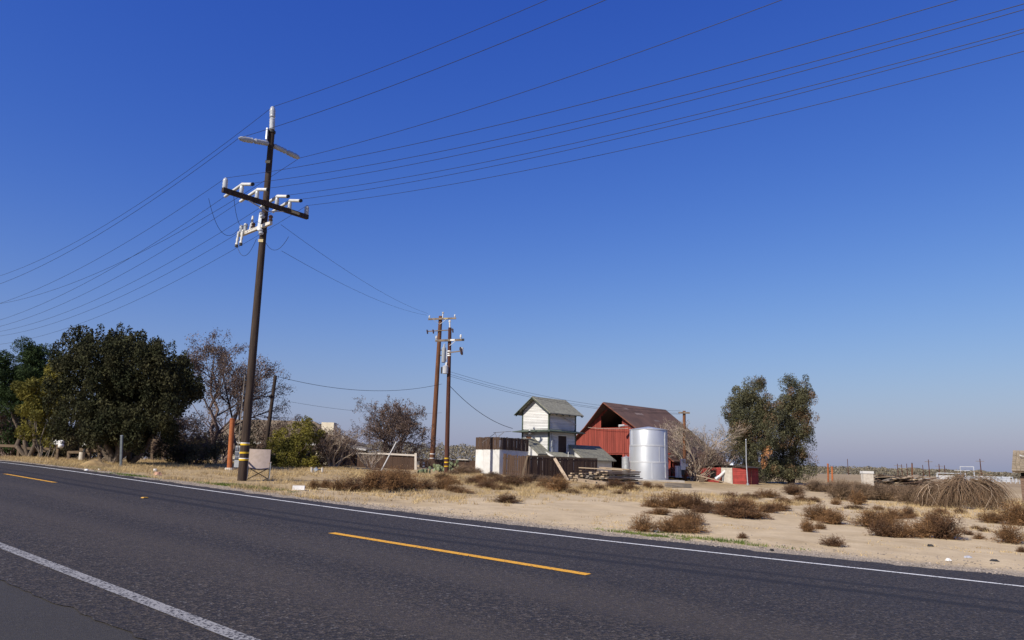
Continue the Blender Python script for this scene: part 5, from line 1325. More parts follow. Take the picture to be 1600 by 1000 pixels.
twig_tree('bare_tree', 'pale leafless tree spreading behind the round tank', 47.2, 1090, 748, 655, 118, M_TWIG, [(8, .75, .9, .1), (8, .6, .9, .15), (7, .5, .9, .2)], (M_LOLIVE, 2, .03, .4, .05), r0=.09, nst=5, up=.10)
shrub('grey_brush', 'low grey-brown brush under the pale leafless tree', 46, [(1085, 725, 40, 20, 24), (1125, 722, 30, 18, 16)], M_LDRY, 120, .36, .045, .3, M_TWIG, nst=30)
shrub('grey_brush', 'olive brush between the leafless tree and evergreens', 48.5, [(1128, 700, 22, 24, 16), (1145, 712, 18, 16, 10)], M_LOLIVE, 140, .36, .045, .3, M_TWIG, nst=20)
# the two evergreens on the right
def euc(label, Y, pxb, ells, tipl, tops):
    b_ = np.array([at(pxb, 755, Y)[0], Y, 0.]); b_[2] = gz(b_[0], Y); e = tree('eucalyptus_tree', label, b_, group='evergreens right of the red shed')
    place('trunk', limbs(b_, [at(x, y, Y + d) for x, y, d in tops], .15, .03, 7, .03), M_BARK, e, True)
    C = clump_points(ells, Y, .9, .40); n_ = len(C); k = int(n_ * .74)
    RNG.shuffle(C); tp = np.array([at(x, y, Y) for x, y in tipl])
    place('crown', merge(foliage(C[:k], 330, .46, 1.15, .055, .32, up=(0, 0, -.5)), foliage(tp, 160, .30, 1.3, .06, .3, up=(0, 0, -.4))), M_LEUC, e)
    place('rusty_leaves', foliage(C[k:], 260, .44, 1.1, .052, .32, up=(0, 0, -.5)), M_LEUCB, e)
    return e
e_ = euc('broad evergreen tree, left of the two beside the red shed', 49.5, 1192, [(1188, 668, 48, 42, 84), (1152, 642, 20, 28, 26), (1163, 618, 20, 18, 12), (1187, 620, 17, 26, 18), (1180, 700, 42, 30, 44), (1200, 735, 42, 18, 34), (1160, 668, 24, 34, 26), (1200, 650, 22, 30, 18)],
         [(1188, 598), (1168, 604), (1150, 612), (1140, 628), (1137, 650)], [(1188, 620, 0), (1160, 640, .3), (1200, 680, -.3), (1175, 690, .4)])
place('dead_branch', foliage(np.array([at(1197, 706, 46.6), at(1196, 716, 46.6), at(1201, 704, 46.7), at(1193, 726, 46.6)]), 90, .22, 1.6, .055, .3, up=(0, 0, -.6)), mat('dead_orange_leaf', (.42, .21, .085), .9, (.30, .15, .07), 3, island=.4, trans=.2), e_)
euc('tall narrow evergreen tree, right of the two beside the red shed', 50.5, 1236, [(1240, 625, 20, 34, 38), (1238, 680, 28, 36, 48), (1240, 725, 30, 26, 38), (1258, 620, 12, 24, 10), (1222, 640, 14, 20, 10), (1248, 660, 22, 30, 18), (1215, 730, 22, 20, 14)],
    [(1230, 594), (1259, 592), (1263, 604), (1268, 614), (1245, 600)], [(1245, 610, 0), (1232, 640, .2), (1256, 630, -.2)])

# ------------------------------------------------------------------ dry bushes: six moulds, many copies
M_BUSH = mat('dry_thistle', (.27, .150, .066), .95, (.14, .076, .036), 3, island=.5, trans=.1)
M_BUSHD = mat('dark_dry_thistle', (.17, .092, .046), .95, (.092, .050, .028), 3, island=.5, trans=.1)
M_TUMBLE = mat('grey_tumbleweed', (.29, .20, .125), .95, (.18, .122, .08), 2, island=.4, trans=.1)
def bush_mesh(kind, m, n1, sub, flecks, upb, rad_=.5, seg=4):
    """unit bush: radius .5, height 1, foot at the origin"""
    az = RNG.uniform(0, 2 * math.pi, n1); el = np.arcsin(RNG.uniform(.02, 1, n1) ** upb)
    d = np.stack([np.cos(az) * np.cos(el), np.sin(az) * np.cos(el), np.sin(el)], 1)
    P0 = np.stack([RNG.normal(0, .10, n1), RNG.normal(0, .10, n1), RNG.uniform(0, .03, n1)], 1)
    L = RNG.uniform(.72, 1.05, n1)[:, None]; end = d * L * np.array([rad_, rad_, .95])
    t = np.linspace(0, 1, seg)[None, :, None]
    bow = RNG.normal(0, .05, (n1, 1, 3)) * np.sin(t * math.pi) * np.array([1, 1, .6]) + np.array([0, 0, .12]) * np.sin(t * math.pi) * (1 - d[:, None, 2:3])
    P = P0[:, None] * (1 - t) + (P0 * .3 + end)[:, None] * t + bow
    P[..., 2] = np.maximum(P[..., 2], .004)
    R = np.linspace(.0075, .003, seg)[None] * np.ones((n1, 1))
    A = tubes(P, R, 3); P2, R2 = spawn(P, R, sub, .25, 1., .32, .9, .15, 3, .2, .6); P2[..., 2] = np.maximum(P2[..., 2], .004)
    R2 = np.maximum(R2, .0022); Bv = tubes(P2, R2, 3)
    k = RNG.integers(0, len(P2), flecks); f = RNG.uniform(0, 1, (flecks, 1)); Q = P2[k, 1] * (1 - f) + P2[k, 2] * f + RNG.normal(0, .012, (flecks, 3)); Q[:, 2] = np.maximum(Q[:, 2], .01)
    Vv, Ff = merge(A, Bv, leaves(Q, .017, .4, up=(0, 0, .4)))
    me = np_mesh('bush_' + kind, Vv, Ff); me.materials.append(m); return me
BUSH = [bush_mesh('a', M_BUSH, 150, 8, 2600, .9), bush_mesh('b', M_BUSHD, 170, 8, 2600, .8), bush_mesh('c', M_BUSH, 120, 9, 2200, 1.3), bush_mesh('d', M_BUSHD, 130, 8, 2200, 1.2),
        bush_mesh('e', M_BUSH, 190, 6, 3200, .7)]
TUMB = [bush_mesh('t1', M_TUMBLE, 230, 9, 1200, .75, .52, 5), bush_mesh('t2', M_TUMBLE, 200, 10, 1500, .9, .52, 5)]
ADJ = {'s': 'small', 'm': 'middle-sized', 'l': 'wide'}
def bushes(items, meshes, name, noun, where, group):
    items = sorted(items, key=lambda i: i[0]); n = len(items)
    for i, (px, py, w, h) in enumerate(items):
        g_ = ground_at(px, py); k = np.linalg.norm(g_ - EYEV) / FOC
        o = bpy.data.objects.new(name, random.choice(meshes)); COL.objects.link(o)
        wm, hm = w * k * 1.04, h * k * 1.12
        dep = min(wm, 1.6) * random.uniform(.8, 1.0)
        yy = g_[1] + dep * .35
        o.location = (g_[0] * (yy / g_[1]), yy, float(surface_z(g_[0], yy)) - .01)
        o.rotation_euler = (0, 0, random.uniform(-.5, .5) + random.choice((0, math.pi))); o.scale = (wm, dep, hm)
        size = 's' if w < 28 else ('m' if w < 48 else 'l')
        tag(o, '%s %s %s, %s from the left' % (ADJ[size], noun, where, ORD[i]) if n > 1 else '%s %s %s' % (ADJ[size], noun, where), 'bush', group)
bushes([(530, 767, 40, 20), (552, 768, 46, 26), (583, 769, 52, 32), (612, 767, 54, 32), (640, 766, 44, 28), (664, 764, 34, 20), (490, 766, 28, 14), (508, 763, 24, 12), (596, 762, 50, 30), (628, 760, 46, 28)], BUSH, 'dry_bush', 'rust-brown dry bush', 'in the thicket before the yard fence', 'thicket of dry bushes before the yard fence')
bushes([(690, 764, 40, 20), (712, 768, 36, 12), (724, 770, 40, 8), (738, 757, 32, 13), (762, 763, 44, 17), (750, 755, 36, 12), (800, 761, 46, 18), (778, 757, 40, 15), (690, 751, 30, 13), (820, 757, 36, 14), (705, 758, 34, 15), (783, 765, 40, 9)], BUSH, 'dry_bush', 'dark dry bush', 'before the white enclosure', 'dry bushes before the white enclosure')
bushes([(873, 769, 48, 25), (850, 763, 28, 15), (915, 767, 30, 10), (937, 766, 26, 10), (960, 764, 36, 14), (985, 768, 36, 16), (1012, 764, 24, 10), (895, 771, 26, 8), (1030, 765, 20, 8)], BUSH, 'dry_bush', 'brown dry bush', 'along the foot of the fence and lumber', 'dry bushes along the fence and lumber')
bushes([(793, 787, 46, 14), (968, 771, 30, 6), (1160, 841, 17, 9)], BUSH, 'dry_bush', 'lone dry bush', 'on the open sand', 'lone dry bushes on the sand')
bushes([(1022, 794, 40, 20), (1050, 796, 56, 25), (1082, 797, 50, 23), (1096, 802, 44, 12), (1032, 807, 50, 10), (1064, 792, 44, 20), (1105, 797, 30, 12)], BUSH, 'dry_bush', 'brown dry bush', 'in the back clump mid-lot', 'dry bushes in the clump mid-lot')
bushes([(1006, 830, 46, 28), (1048, 831, 54, 22), (1078, 832, 56, 26), (1080, 820, 44, 26), (1060, 822, 40, 18)], BUSH, 'dry_bush', 'brown dry bush', 'nearest the road mid-lot', 'dry bushes nearest the road mid-lot')
bushes([(1150, 810, 62, 32), (1180, 810, 50, 20), (1200, 801, 40, 14), (1130, 805, 36, 16), (1216, 798, 40, 15), (1140, 777, 34, 9), (1172, 779, 40, 8), (1198, 778, 44, 13), (1165, 798, 50, 18), (1122, 797, 24, 10)], BUSH, 'dry_bush', 'brown dry bush', 'below the evergreen trees', 'dry bushes below the evergreens')
bushes([(1275, 813, 44, 26), (1302, 819, 48, 20), (1262, 832, 28, 18), (1281, 826, 20, 11), (1303, 854, 42, 16), (1290, 808, 30, 12)], BUSH, 'dry_bush', 'rust-brown dry bush', 'left of the long bush row', 'dry bushes left of the long row')
bushes([(1380, 839, 52, 26), (1408, 840, 52, 26), (1440, 839, 50, 24), (1476, 842, 58, 36), (1362, 825, 54, 24), (1398, 811, 50, 15), (1421, 810, 22, 17), (1385, 822, 44, 18), (1458, 828, 40, 22)], BUSH, 'dry_bush', 'brown dry bush', 'in the long row at the right', 'dry bushes of the long row at the right')
bushes([(1580, 849, 52, 28), (1592, 823, 56, 28), (1548, 819, 38, 17), (1530, 842, 18, 9), (1500, 803, 20, 9), (1470, 804, 26, 8), (1515, 836, 14, 7), (1538, 830, 16, 7), (1568, 836, 14, 8), (1596, 860, 14, 8), (1525, 826, 14, 6)], BUSH, 'dry_bush', 'dark dry bush', 'at the right edge of the lot', 'dry bushes at the right edge')
bushes([(1340, 790, 28, 20), (1307, 790, 18, 10), (1272, 785, 22, 8), (1335, 797, 36, 6), (1240, 774, 34, 12), (1252, 784, 30, 12), (1222, 784, 26, 9), (1372, 797, 20, 7), (1232, 788, 20, 8)], BUSH, 'dry_bush', 'small brown bush', 'on the sand before the tumbleweeds', 'small bushes before the tumbleweeds')
bushes([(1316, 782, 44, 27), (1345, 781, 46, 23), (1372, 782, 52, 23), (1400, 784, 52, 20), (1428, 789, 50, 25), (1452, 792, 44, 28), (1274, 768, 40, 16), (1300, 770, 44, 16), (1390, 772, 60, 13), (1425, 774, 56, 14), (1355, 770, 56, 12), (1240, 768, 34, 12), (1330, 768, 50, 13), (1468, 778, 44, 22)], TUMB, 'tumbleweed', 'grey-brown tumbleweed', 'in the drift behind the sand lot', 'drift of tumbleweeds')
bushes([(720, 742, 34, 14), (735, 741, 26, 12), (745, 740, 20, 9), (708, 743, 20, 8)], TUMB, 'dry_weed', 'straw-coloured weed', 'between the thin farm pole and white enclosure', 'weeds by the farm pole')
bushes([(800, 751, 40, 9), (836, 752, 44, 11), (855, 755, 36, 10), (770, 747, 30, 9)], TUMB, 'dry_weed', 'straw-coloured weed', 'at the foot of the board fence', 'weeds at the board fence')
# one huge arching tumbleweed heap
def heap(px, py, w, h, n, label):
    g_ = ground_at(px, py); k = np.linalg.norm(g_ - EYEV) / FOC; wm, hm = w * k, h * k; dm = wm * .5
    yy = g_[1] + dm * .45; o_ = np.array([g_[0] * yy / g_[1], yy, gz(g_[0], yy)]); e = empty('tumbleweed_heap', label, 'bush', o_)
    az = RNG.uniform(0, 2 * math.pi, n); r1 = RNG.uniform(.5, 1.03, n) * (.86 + .14 * np.sin(az * 3 + px) + RNG.normal(0, .07, n)); s_ = 7; t = np.linspace(0, 1, s_)[None, :]
    st = RNG.uniform(0, .35, n)[:, None]; tt = st + (1 - st) * t
    ang = tt * math.pi / 2 * RNG.uniform(.8, 1.06, n)[:, None]; az2 = az[:, None] + RNG.normal(0, .5, n)[:, None] * tt
    X = np.sin(ang) * np.cos(az2) * wm / 2 * r1[:, None]; Yy = np.sin(ang) * np.sin(az2) * dm / 2 * r1[:, None]; Z = np.cos(ang) * hm * r1[:, None]
    P = np.stack([X, Yy, np.maximum(Z, .01)], -1) + o_ + RNG.normal(0, .012, (n, s_, 3)); R = np.linspace(.007, .003, s_)[None] * RNG.uniform(.6, 1.3, (n, 1))
    place('stalks', tubes(P, R, 3), M_TUMBLE, e)
    P2, R2 = spawn(P[:int(n * .8)], R[:int(n * .8)], 3, .2, 1., .22, .8, -.1, 3, .2, .7); P2[..., 2] = np.maximum(P2[..., 2], o_[2] + .01)
    place('twigs', tubes(P2, np.maximum(R2, .0022), 3), M_BUSHD, e)
    q = P[RNG.integers(0, n, 40)]; place('pale_stalks', tubes(q + np.array([0, 0, .02]), np.full((40, s_), .008), 3), mat('bleached_stalk', (.42, .32, .23), .9, (.32, .24, .17), 4), e)
heap(1516, 797, 122, 45, 1500, 'huge arching brown tumbleweed heap left of the shake-roofed shed')
heap(1462, 793, 62, 32, 700, 'smaller brown tumbleweed heap against the left of the huge one')

# ------------------------------------------------------------------ prickly pear
def cactus(px, py, w, h, n, label):
    g_ = ground_at(px, py); g_[2] = gz(g_[0], g_[1]); k = np.linalg.norm(g_) / FOC; e = empty('prickly_pear', label, 'cactus', g_)
    m_c = mat('cactus_green', (.115, .155, .075), .6, (.16, .17, .10), 4, island=.2)
    me = lathe([(0, -1), (.35, -.95), (.75, -.6), (1, 0), (.95, .45), (.6, .85), (0, 1)], 10); me_ = bpy.data.meshes.new('pad'); me_.from_pydata(me.v, [], me.f); me_.materials.append(m_c)
    me_.polygons.foreach_set('use_smooth', [True] * len(me_.polygons))
    for i in range(n):
        o = bpy.data.objects.new('pad', me_); COL.objects.link(o); o.parent = e; s_ = random.uniform(.075, .125)
        tz_ = random.random(); o.location = (random.uniform(-.5, .5) * w * k * (1 - .4 * tz_), random.uniform(-.4, .4), s_ * .7 + tz_ * max(h * k - .3, .05))
        o.scale = (s_ * .8, s_ * .18, s_); o.rotation_euler = (random.gauss(0, .3), random.gauss(0, .5), random.uniform(-1.2, 1.2))
cactus(684, 737, 32, 16, 26, 'green prickly pear clump at the foot of the orange-brown pole')
cactus(708, 738, 22, 22, 22, 'taller prickly pear clump right of the thin dark red pole')
cactus(661, 740, 22, 9, 12, 'low prickly pear spreading left of the orange-brown pole')

# ------------------------------------------------------------------ background on the right
M_ORCH = mat('hazed_orchard_foliage', (.165, .145, .105), .95, (.125, .112, .085), .05, island=.25)  # distance haze is mixed into this greyed, evened leaf colour
def orchard(name, label, D0, D1, a0, a1, hfun, n, size, m=M_ORCH):
    a_ = np.radians(RNG.uniform(a0, a1, n)); D = RNG.uniform(D0, D1, n); X = D * np.sin(a_); Y_ = D * np.cos(a_); z0 = base_z(X, Y_)
    h_ = hfun(np.degrees(a_)) * (.8 + .35 * vnoise(np.degrees(a_) * 2.3, D * .06, 5)) ; Z = z0 + h_ * RNG.uniform(.02, 1, n) ** .8
    V, F = leaves(np.stack([X, Y_, Z], 1), size, .7)
    return tag(link(name, np_mesh(name, V, F), m), label, 'orchard', kind='stuff')
orchard('far_orchard', 'low grey-green orchard band along the right horizon', 300, 345, 4, 62, lambda a: np.interp(a, [4, 20, 25, 36, 60], [3.2, 3.0, 2.8, 2.2, 2.2]), 90000, .24)
orchard('near_orchard', 'olive orchard rows behind the farm poles', 125, 150, -34, 3, lambda a: a * 0 + 3.6, 60000, .12)
def far_pole(px, top, D, label, r=.16, arms=0, m=M_POLE2):
    d = ray(px, top); d = d / np.hypot(d[0], d[1]); x, y = d[0] * D, d[1] * D; b_ = np.array([x, y, gz(x, y)]); e = empty('distant_pole', label, 'utility pole', b_, 0, 'distant utility poles')
    zt = EYE + d[2] * D
    MB().path([b_ - np.array([0, 0, .3]), (x, y, zt)], [r, r * .7], 8).build('shaft', m, e)
    for i in range(arms):
        MB().beam((x - .9, y, zt - .5 - i * 1.3), (x + .9, y, zt - .5 - i * 1.3), .08, .09).build('crossarm', M_ARM, e)
dp_ = [(1324, 717, 240, 0), (1402, 724.5, 220, 1), (1408.5, 725.5, 240, 1), (1416.5, 724.5, 240, 0), (1441.5, 726.5, 250, 0), (1450.5, 718, 200, 1), (1467, 725, 200, 1), (1475.5, 727, 205, 0), (1531, 717, 190, 1)]
for i, (px, ty_, D, ar) in enumerate(dp_):
    far_pole(px, ty_, D, 'distant utility pole on the right horizon, %s from the left' % ORD[i], .12, ar, M_POLE3)
g_ = ground_at(1425.5, 765); g_ = at(1425.5, 762, 56); g_[2] = gz(g_[0], 56)
np_ = empty('old_post', 'slim dark post standing in the debris pile', 'post', g_)
MB().path([g_ - np.array([0, 0, .2]), at(1425, 724, 56)], [.06, .05], 8).build('shaft', M_POLE2, np_)
MB().path([at(1425, 724.5, 56), at(1425, 723, 56)], [.055, .03], 8).build('cap', M_DARKSTEEL, np_)
# substation
SD = 170.
def sp_(px, py, D=SD):
    d = ray(px, py); d = d / np.hypot(d[0], d[1]); return np.array([d[0] * D, d[1] * D, EYE + d[2] * D])
c0 = sp_(1525, 748); c0[2] = gz(c0[0], c0[1])
sub = empty('substation', 'white steel electrical substation on the right horizon', 'substation', c0)
M_SUB = mat('white_substation_steel', (.46, .48, .52), .6, (.36, .38, .41), 1)
def ps(px, py, D=SD): return sp_(px, py, D)
def col_(px, top, D=SD, w=.12, name='column'):
    t_ = ps(px, top, D); MB().beam((t_[0], t_[1], gz(t_[0], t_[1]) - .2), t_, w, w, up=(0, 1, 0)).build(name, M_SUB, sub)
def bar_(x0, x1, y0, y1=None, D=SD, w=.11, name='beam'): MB().beam(ps(x0, y0, D), ps(x1, y1 or y0, D), w, w).build(name, M_SUB, sub)
for (x0, x1, yt) in ((1464, 1508, 739), (1500, 1521, 729), (1512, 1545, 744), (1545, 1582, 745)):
    col_(x0, yt); col_(x1, yt); bar_(x0, x1, yt, yt + (x1 - x0) * .02)
bar_(1491, 1521, 735, 735.5, w=.08); bar_(1502, 1521, 729, 729, w=.08)
for px in np.arange(1494, 1590, 5.2): col_(px, 745 + random.uniform(-1.5, 3), SD + random.uniform(-12, 12), random.uniform(.08, .2))
for k_, (x0, x1, y0, y1, m_) in enumerate(((1470, 1490, 743, 750.5, M_WHITE), (1493, 1499, 745, 751, M_GREYBOX), (1505, 1510, 745.5, 751.5, M_SUB), (1516, 1522, 746, 752, M_GREYBOX), (1534, 1540, 746, 752, M_WHITE), (1553, 1558, 747, 753, M_GREYBOX), (1566, 1570, 746, 753, M_SUB))):
    p, q = ps(x0, y1), ps(x1, y0); MB().box(p[0], q[0], p[1] - 1.5, p[1] + 1.5, gz(p[0], p[1]) - .1, q[2]).build('equipment_cabinet', m_, sub)
for px in np.arange(1376, 1600, 7.): col_(px, 746.5 + (px - 1376) * .018, SD - 25, .09, 'fence_post')
bar_(1376, 1600, 746.3, 750.3, SD - 25, .07, 'fence_rail'); bar_(1376, 1600, 748.3, 752.5, SD - 25, .05, 'fence_rail')
# orange posts
for (px, ty_, lab) in ((1293.5, 725, 'taller orange post on the right, left of the pair'), (1300, 729.5, 'shorter orange post on the right, beside the taller one')):
    g_ = at(px + .6, 752, 62); g_[2] = gz(g_[0], 62); e = empty('orange_post', lab, 'post', g_, 0, 'orange posts in the field')
    MB().path([g_ - np.array([0, 0, .2]), at(px, ty_, 62)], [.075, .07], 10).build('tube', M_ORANGE, e, True); MB().path([at(px, ty_ + .3, 62), at(px, ty_ - .6, 62)], [.08, .08], 10).build('cap', M_ORANGE, e)
# pale block and debris pile
g_ = at(1359, 757, 55); g_[2] = gz(g_[0], 55)
bx = empty('concrete_box', 'pale square concrete box with a white top among tumbleweeds', 'box', g_)
p, q = at(1350, 757, 55), at(1367.5, 738.5, 55)
MB().box(p[0], q[0] - .15, 55, 55.4, gz(p[0], 55) - .1, q[2] - .08).build('body', M_PALEPANEL, bx); MB().box(p[0] - .03, q[0] - .12, 54.96, 55.44, q[2] - .08, q[2] + .1).build('lid', M_WHITE, bx)
def debris(x0, x1, y0, y1, Y, n, label):
    g_ = at((x0 + x1) / 2, y1, Y); g_[2] = gz(g_[0], Y); e = empty('debris_pile', label, 'debris pile', g_); k = Y / FOC * 1.1
    for i in range(n):
        t_ = random.random(); cx = g_[0] + (t_ - .5) * (x1 - x0) * k; hgt = (y1 - y0) * k * (1 - abs(2 * t_ - 1) ** 2) * random.uniform(.1, 1.0)
        L_ = random.uniform(.5, 1.6); a_ = random.uniform(-.6, .6); tl = random.gauss(0, .18); cy = Y + random.uniform(-.6, .6)
        d_ = np.array([math.cos(a_) * math.cos(tl), math.sin(a_), math.sin(tl)]) * L_ / 2; c_ = np.array([cx, cy, gz(cx, cy) + .06 + hgt])
        piece('scrap', random.choice([M_PLANKGREY, M_RAIL, M_RAIL, M_PLANK, M_ROOFDARK, M_FENCE]), e, c_ - d_, c_ + d_, random.uniform(.08, .3), random.uniform(.03, .1))
    return e
debris(1368, 1400, 742, 757, 56, 46, 'jumbled heap of scrap boards right of the concrete box')
debris(1402, 1432, 745, 762, 55.5, 54, 'darker heap of scrap boards around the slim post')
debris(1432, 1462, 746, 760, 57, 40, 'low spread of scrap boards at the right end of the debris')
def litter(name, px, py, w, h, m, label, cat='litter', kind=0):
    g_ = ground_at(px, py); k = np.linalg.norm(g_ - EYEV) / FOC; wm, hm = w * k, h * k; z0 = float(surface_z(g_[0], g_[1]))
    m2 = MB()
    if kind == 0: m2.box(-wm / 2, wm / 2, -wm * .25, wm * .25, 0, hm)
    else:         # crumpled lump
        n_ = 9; r_ = [(random.uniform(.7, 1.1)) for _ in range(n_)]
        vs = [(math.cos(2 * math.pi * i / n_) * wm / 2 * r_[i], math.sin(2 * math.pi * i / n_) * wm * .35 * r_[i], .0) for i in range(n_)] + [(math.cos(2 * math.pi * i / n_ + .2) * wm * .32 * r_[-i], math.sin(2 * math.pi * i / n_ + .2) * wm * .22 * r_[-i], hm * random.uniform(.55, 1)) for i in range(n_)]
        m2.add(vs, [tuple(range(n_ - 1, -1, -1)), tuple(range(n_, 2 * n_))] + [(i, (i + 1) % n_, (i + 1) % n_ + n_, i + n_) for i in range(n_)])
    o = m2.build(name, m, None, False, True); o.location = (g_[0], g_[1], z0 + .004); o.rotation_euler = (0, 0, random.uniform(-.3, .3)); tag(o, label, cat)
M_FOAM = mat('white_litter', (.74, .74, .74), .8, (.62, .62, .62), 6)
M_BLACKL = mat('black_rubber', (.02, .02, .022), .7)
litter('foam_block', 466.5, 767, 17, 6, M_FOAM, 'white foam block lying on the left verge', 'foam block')
litter('paper_scrap', 598, 763, 8, 5, M_FOAM, 'small white scrap at the left front of the bush thicket', kind=1)
litter('paper_scrap', 647, 765, 9, 5, M_FOAM, 'small white scrap at the right end of the bush thicket', kind=1)
litter('plastic_bag', 1027, 828, 9, 6, M_FOAM, 'white plastic bag between the two bushes nearest the road', kind=1)
litter('plastic_bag', 1482, 876, 9, 3.5, M_FOAM, 'white crumpled bag on the right verge', kind=1)
litter('plastic_bag', 1513, 872, 14, 2.5, mat('clear_plastic', (.5, .5, .52), .3), 'greyish plastic sheet on the right verge', kind=1)
litter('rubber_scrap', 1553, 878, 14, 2.5, M_BLACKL, 'long black rubber scrap on the right verge', kind=1)
litter('rubber_scrap', 1454, 853, 9, 3, M_BLACKL, 'small black scrap below the long bush row', kind=1)
litter('rubber_scrap', 1206, 861, 9, 3, M_BLACKL, 'black scrap at the edge of the asphalt', kind=1)
litter('paper_scrap', 242, 736, 7, 4, M_FOAM, 'white scrap in the grass right of the steel post', kind=1)
litter('paper_scrap', 155, 734.5, 5, 2.5, M_FOAM, 'small white scrap by the road below the rail fence', kind=1)
litter('paper_scrap', 135, 735, 6, 2, M_FOAM, 'flat white scrap by the road below the dirt mound', kind=1)
litter('paper_scrap', 1040, 790, 5, 4, M_FOAM, 'white scrap caught in the back bush clump', kind=1)
litter('cardboard_scrap', 245, 743, 14, 5, mat('pink_cardboard', (.55, .32, .22), .9), 'faded pink cardboard on the left verge', kind=1)
# straw-coloured dirt mound on the left verge
g_ = ground_at(130, 730); k_ = np.linalg.norm(g_) / FOC; r_, th_ = np.meshgrid(np.linspace(0, 1, 12), np.linspace(0, 2 * math.pi, 28, endpoint=False)); 
Xm = g_[0] + r_ * np.cos(th_) * 25 * k_; Ym_ = g_[1] + .9 + r_ * np.sin(th_) * 1.0; Zm = surface_z(Xm, Ym_) - .03 + (1 - r_ ** 2) ** 1.3 * 13 * k_ * (.45 + .4 * vnoise(Xm * 2, Ym_ * 2, 9) + .35 * vnoise(Xm * 5, Ym_ * 5, 10))
ii = np.arange(r_.size).reshape(r_.shape); Fm = np.stack([ii[:, :-1], ii[:, 1:], np.roll(ii, -1, 0)[:, 1:], np.roll(ii, -1, 0)[:, :-1]], -1).reshape(-1, 4)
mo = link('dirt_mound', np_mesh('dirt_mound', np.stack([Xm, Ym_, Zm], -1).reshape(-1, 3), Fm), mat('ochre_dirt', (.40, .28, .125), .95, (.27, .18, .08), 2.2, bump=.8))
tag(mo, 'low ochre dirt mound between the road and rail fence', 'dirt mound')

# ------------------------------------------------------------------ grass and gravel
def tufts(name, label, n, region, mats, hmin, hmax, blades, spread, cat='grass'):
    """region(n) -> q,v positions of tufts"""
    q, v = region(n); n = len(q); X = q * DX + v * NX; Y_ = q * DY + v * NY
    X = X.repeat(blades) + RNG.normal(0, spread, n * blades); Y_ = Y_.repeat(blades) + RNG.normal(0, spread, n * blades); Z = surface_z(X, Y_) - .01
    N = len(X); h = RNG.uniform(hmin, hmax, N) * RNG.uniform(.6, 1.2, n).repeat(blades); a = RNG.uniform(0, 2 * math.pi, N); w = RNG.uniform(.004, .009, N)
    B0 = np.stack([X, Y_, Z], 1); sd_ = np.stack([np.cos(a), np.sin(a), 0 * a], 1) * w[:, None]
    ln = RNG.normal(0, .45, (N, 2)) * h[:, None]; T_ = B0 + np.stack([ln[:, 0], ln[:, 1], h * RNG.uniform(.6, 1, N)], 1)
    V = np.stack([B0 - sd_, B0 + sd_, T_], 1).reshape(-1, 3); F = np.arange(3 * N).reshape(N, 3)
    return tag(link(name, np_mesh(name, V, F), mats), label, cat, kind='stuff')
M_STRAW = mat('straw_grass', (.58, .44, .22), .9, (.40, .29, .15), 1.0, island=.35, trans=.25)
M_GREEN = mat('green_grass', (.14, .19, .03), .9, (.09, .13, .03), 2.0, island=.3, trans=.25)
def keep(q, v, f): m = f > RNG.uniform(0, 1, len(q)); return q[m], v[m]
def reg_left(n):
    q = RNG.uniform(11, 46, n); e = edge_v(q); v = e + .45 + RNG.uniform(0, 1, n) ** 1.3 * 14
    x, y = q * DX + v * NX, q * DY + v * NY
    return keep(q, v, np.clip((vnoise(x * .6, y * .6, 4) - .25) * 2.2, .08, 1) * np.clip((q - 11) / 4, 0, 1))
def reg_mid(n):
    q = RNG.uniform(8, 26, n); v = RNG.uniform(19.5, 29, n); x, y = q * DX + v * NX, q * DY + v * NY
    return keep(q, v, np.clip((vnoise(x * .8, y * .8, 6) - .3) * 2., .03, 1))
def reg_right(n):
    q = RNG.uniform(-3, 9, n); v = RNG.uniform(20, 46, n); x, y = q * DX + v * NX, q * DY + v * NY
    return keep(q, v, np.clip((vnoise(x * .35, y * .35, 8) - .38) * 2.4, .02, 1))
def reg_verge(n):
    q = RNG.uniform(-3, 12, n); v = edge_v(q) + RNG.uniform(.7, 4.5, n); x, y = q * DX + v * NX, q * DY + v * NY
    return keep(q, v, np.clip((vnoise(x * .9, y * .9, 12) - .52) * 2.0, .015, 1) * .7)
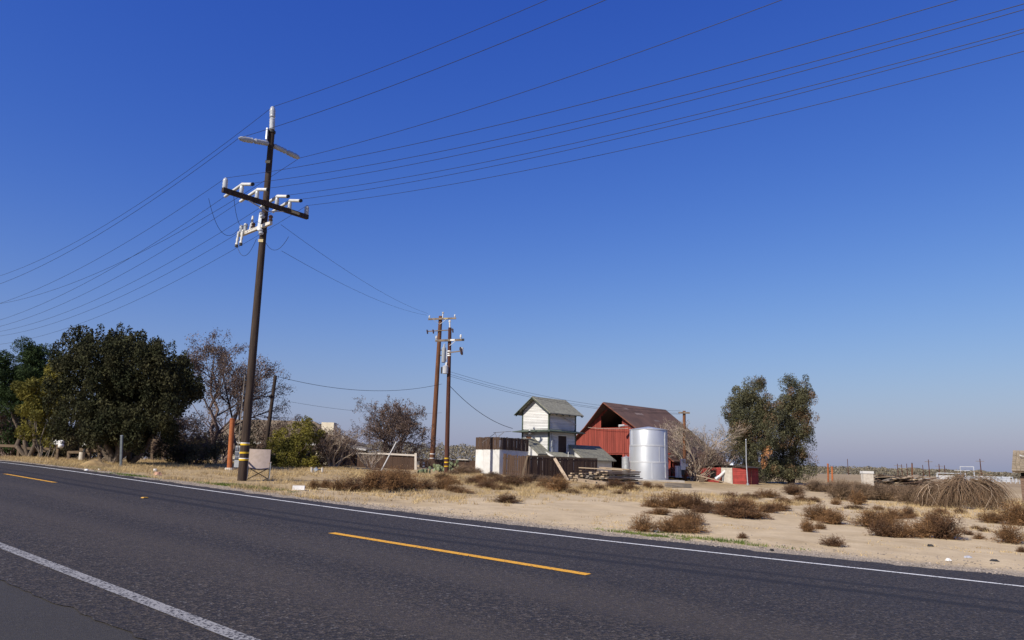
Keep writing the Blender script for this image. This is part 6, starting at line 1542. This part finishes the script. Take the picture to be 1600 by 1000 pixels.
tufts('dry_grass', 'pale dry straw grass on the left verge', 9500, reg_left, M_STRAW, .06, .20, 16, .06)
tufts('dry_grass', 'pale dry straw grass before the farm fences', 4200, reg_mid, M_STRAW, .06, .22, 14, .06)
tufts('dry_grass', 'pale dry straw grass around the tumbleweeds', 4600, reg_right, M_STRAW, .06, .20, 14, .06)
tufts('verge_stubble', 'thin dry stubble beside the right part of the road', 1700, reg_verge, M_STRAW, .02, .07, 14, .06)
def reg_green(n):
    out = []
    for (px, py, r_, k) in ((375, 761, .5, 5), (350, 758, .4, 3), (405, 764, .35, 3), (115, 728.5, .5, 3), (205, 743, .4, 2), (148, 732, .35, 2), (1005, 834, .25, 2), (1120, 842, .35, 2)):
        g = ground_at(px, py); a_, b_ = QV(g[0], g[1]); m_ = n * k // 24; out.append((a_ + RNG.normal(0, r_ * 1.6, m_), b_ + RNG.normal(0, r_ * .35, m_)))
    return np.concatenate([o[0] for o in out]), np.concatenate([o[1] for o in out])
tufts('green_grass', 'short fresh green grass at the edge of the asphalt', 900, reg_green, M_GREEN, .03, .09, 16, .05)
def stones(n):
    q = np.concatenate([RNG.uniform(-4, 14, n // 2), RNG.uniform(8, 45, n // 2)]); v = edge_v(q) + np.abs(RNG.normal(0, .8, n)) - .05
    X, Y_ = q * DX + v * NX, q * DY + v * NY; Z = surface_z(X, Y_); s_ = RNG.uniform(.006, .022, n)
    o = np.array([[1, 0, 0], [0, 1, 0], [-1, 0, 0], [0, -1, 0], [0, 0, .8]]); V = np.stack([X, Y_, Z], 1)[:, None] + o[None] * s_[:, None, None] * RNG.uniform(.6, 1.3, (n, 5, 1))
    f = np.array([[0, 1, 4], [1, 2, 4], [2, 3, 4], [3, 0, 4]]); F = (np.arange(n)[:, None, None] * 5 + f[None]).reshape(-1, 3)
    tag(link('verge_gravel', np_mesh('verge_gravel', V.reshape(-1, 3), F), mat('verge_stone', (.30, .25, .20), .95, (.17, .145, .12), 20, island=.5)), 'loose grey gravel along the far edge of the asphalt', 'gravel', kind='stuff')
stones(9000)
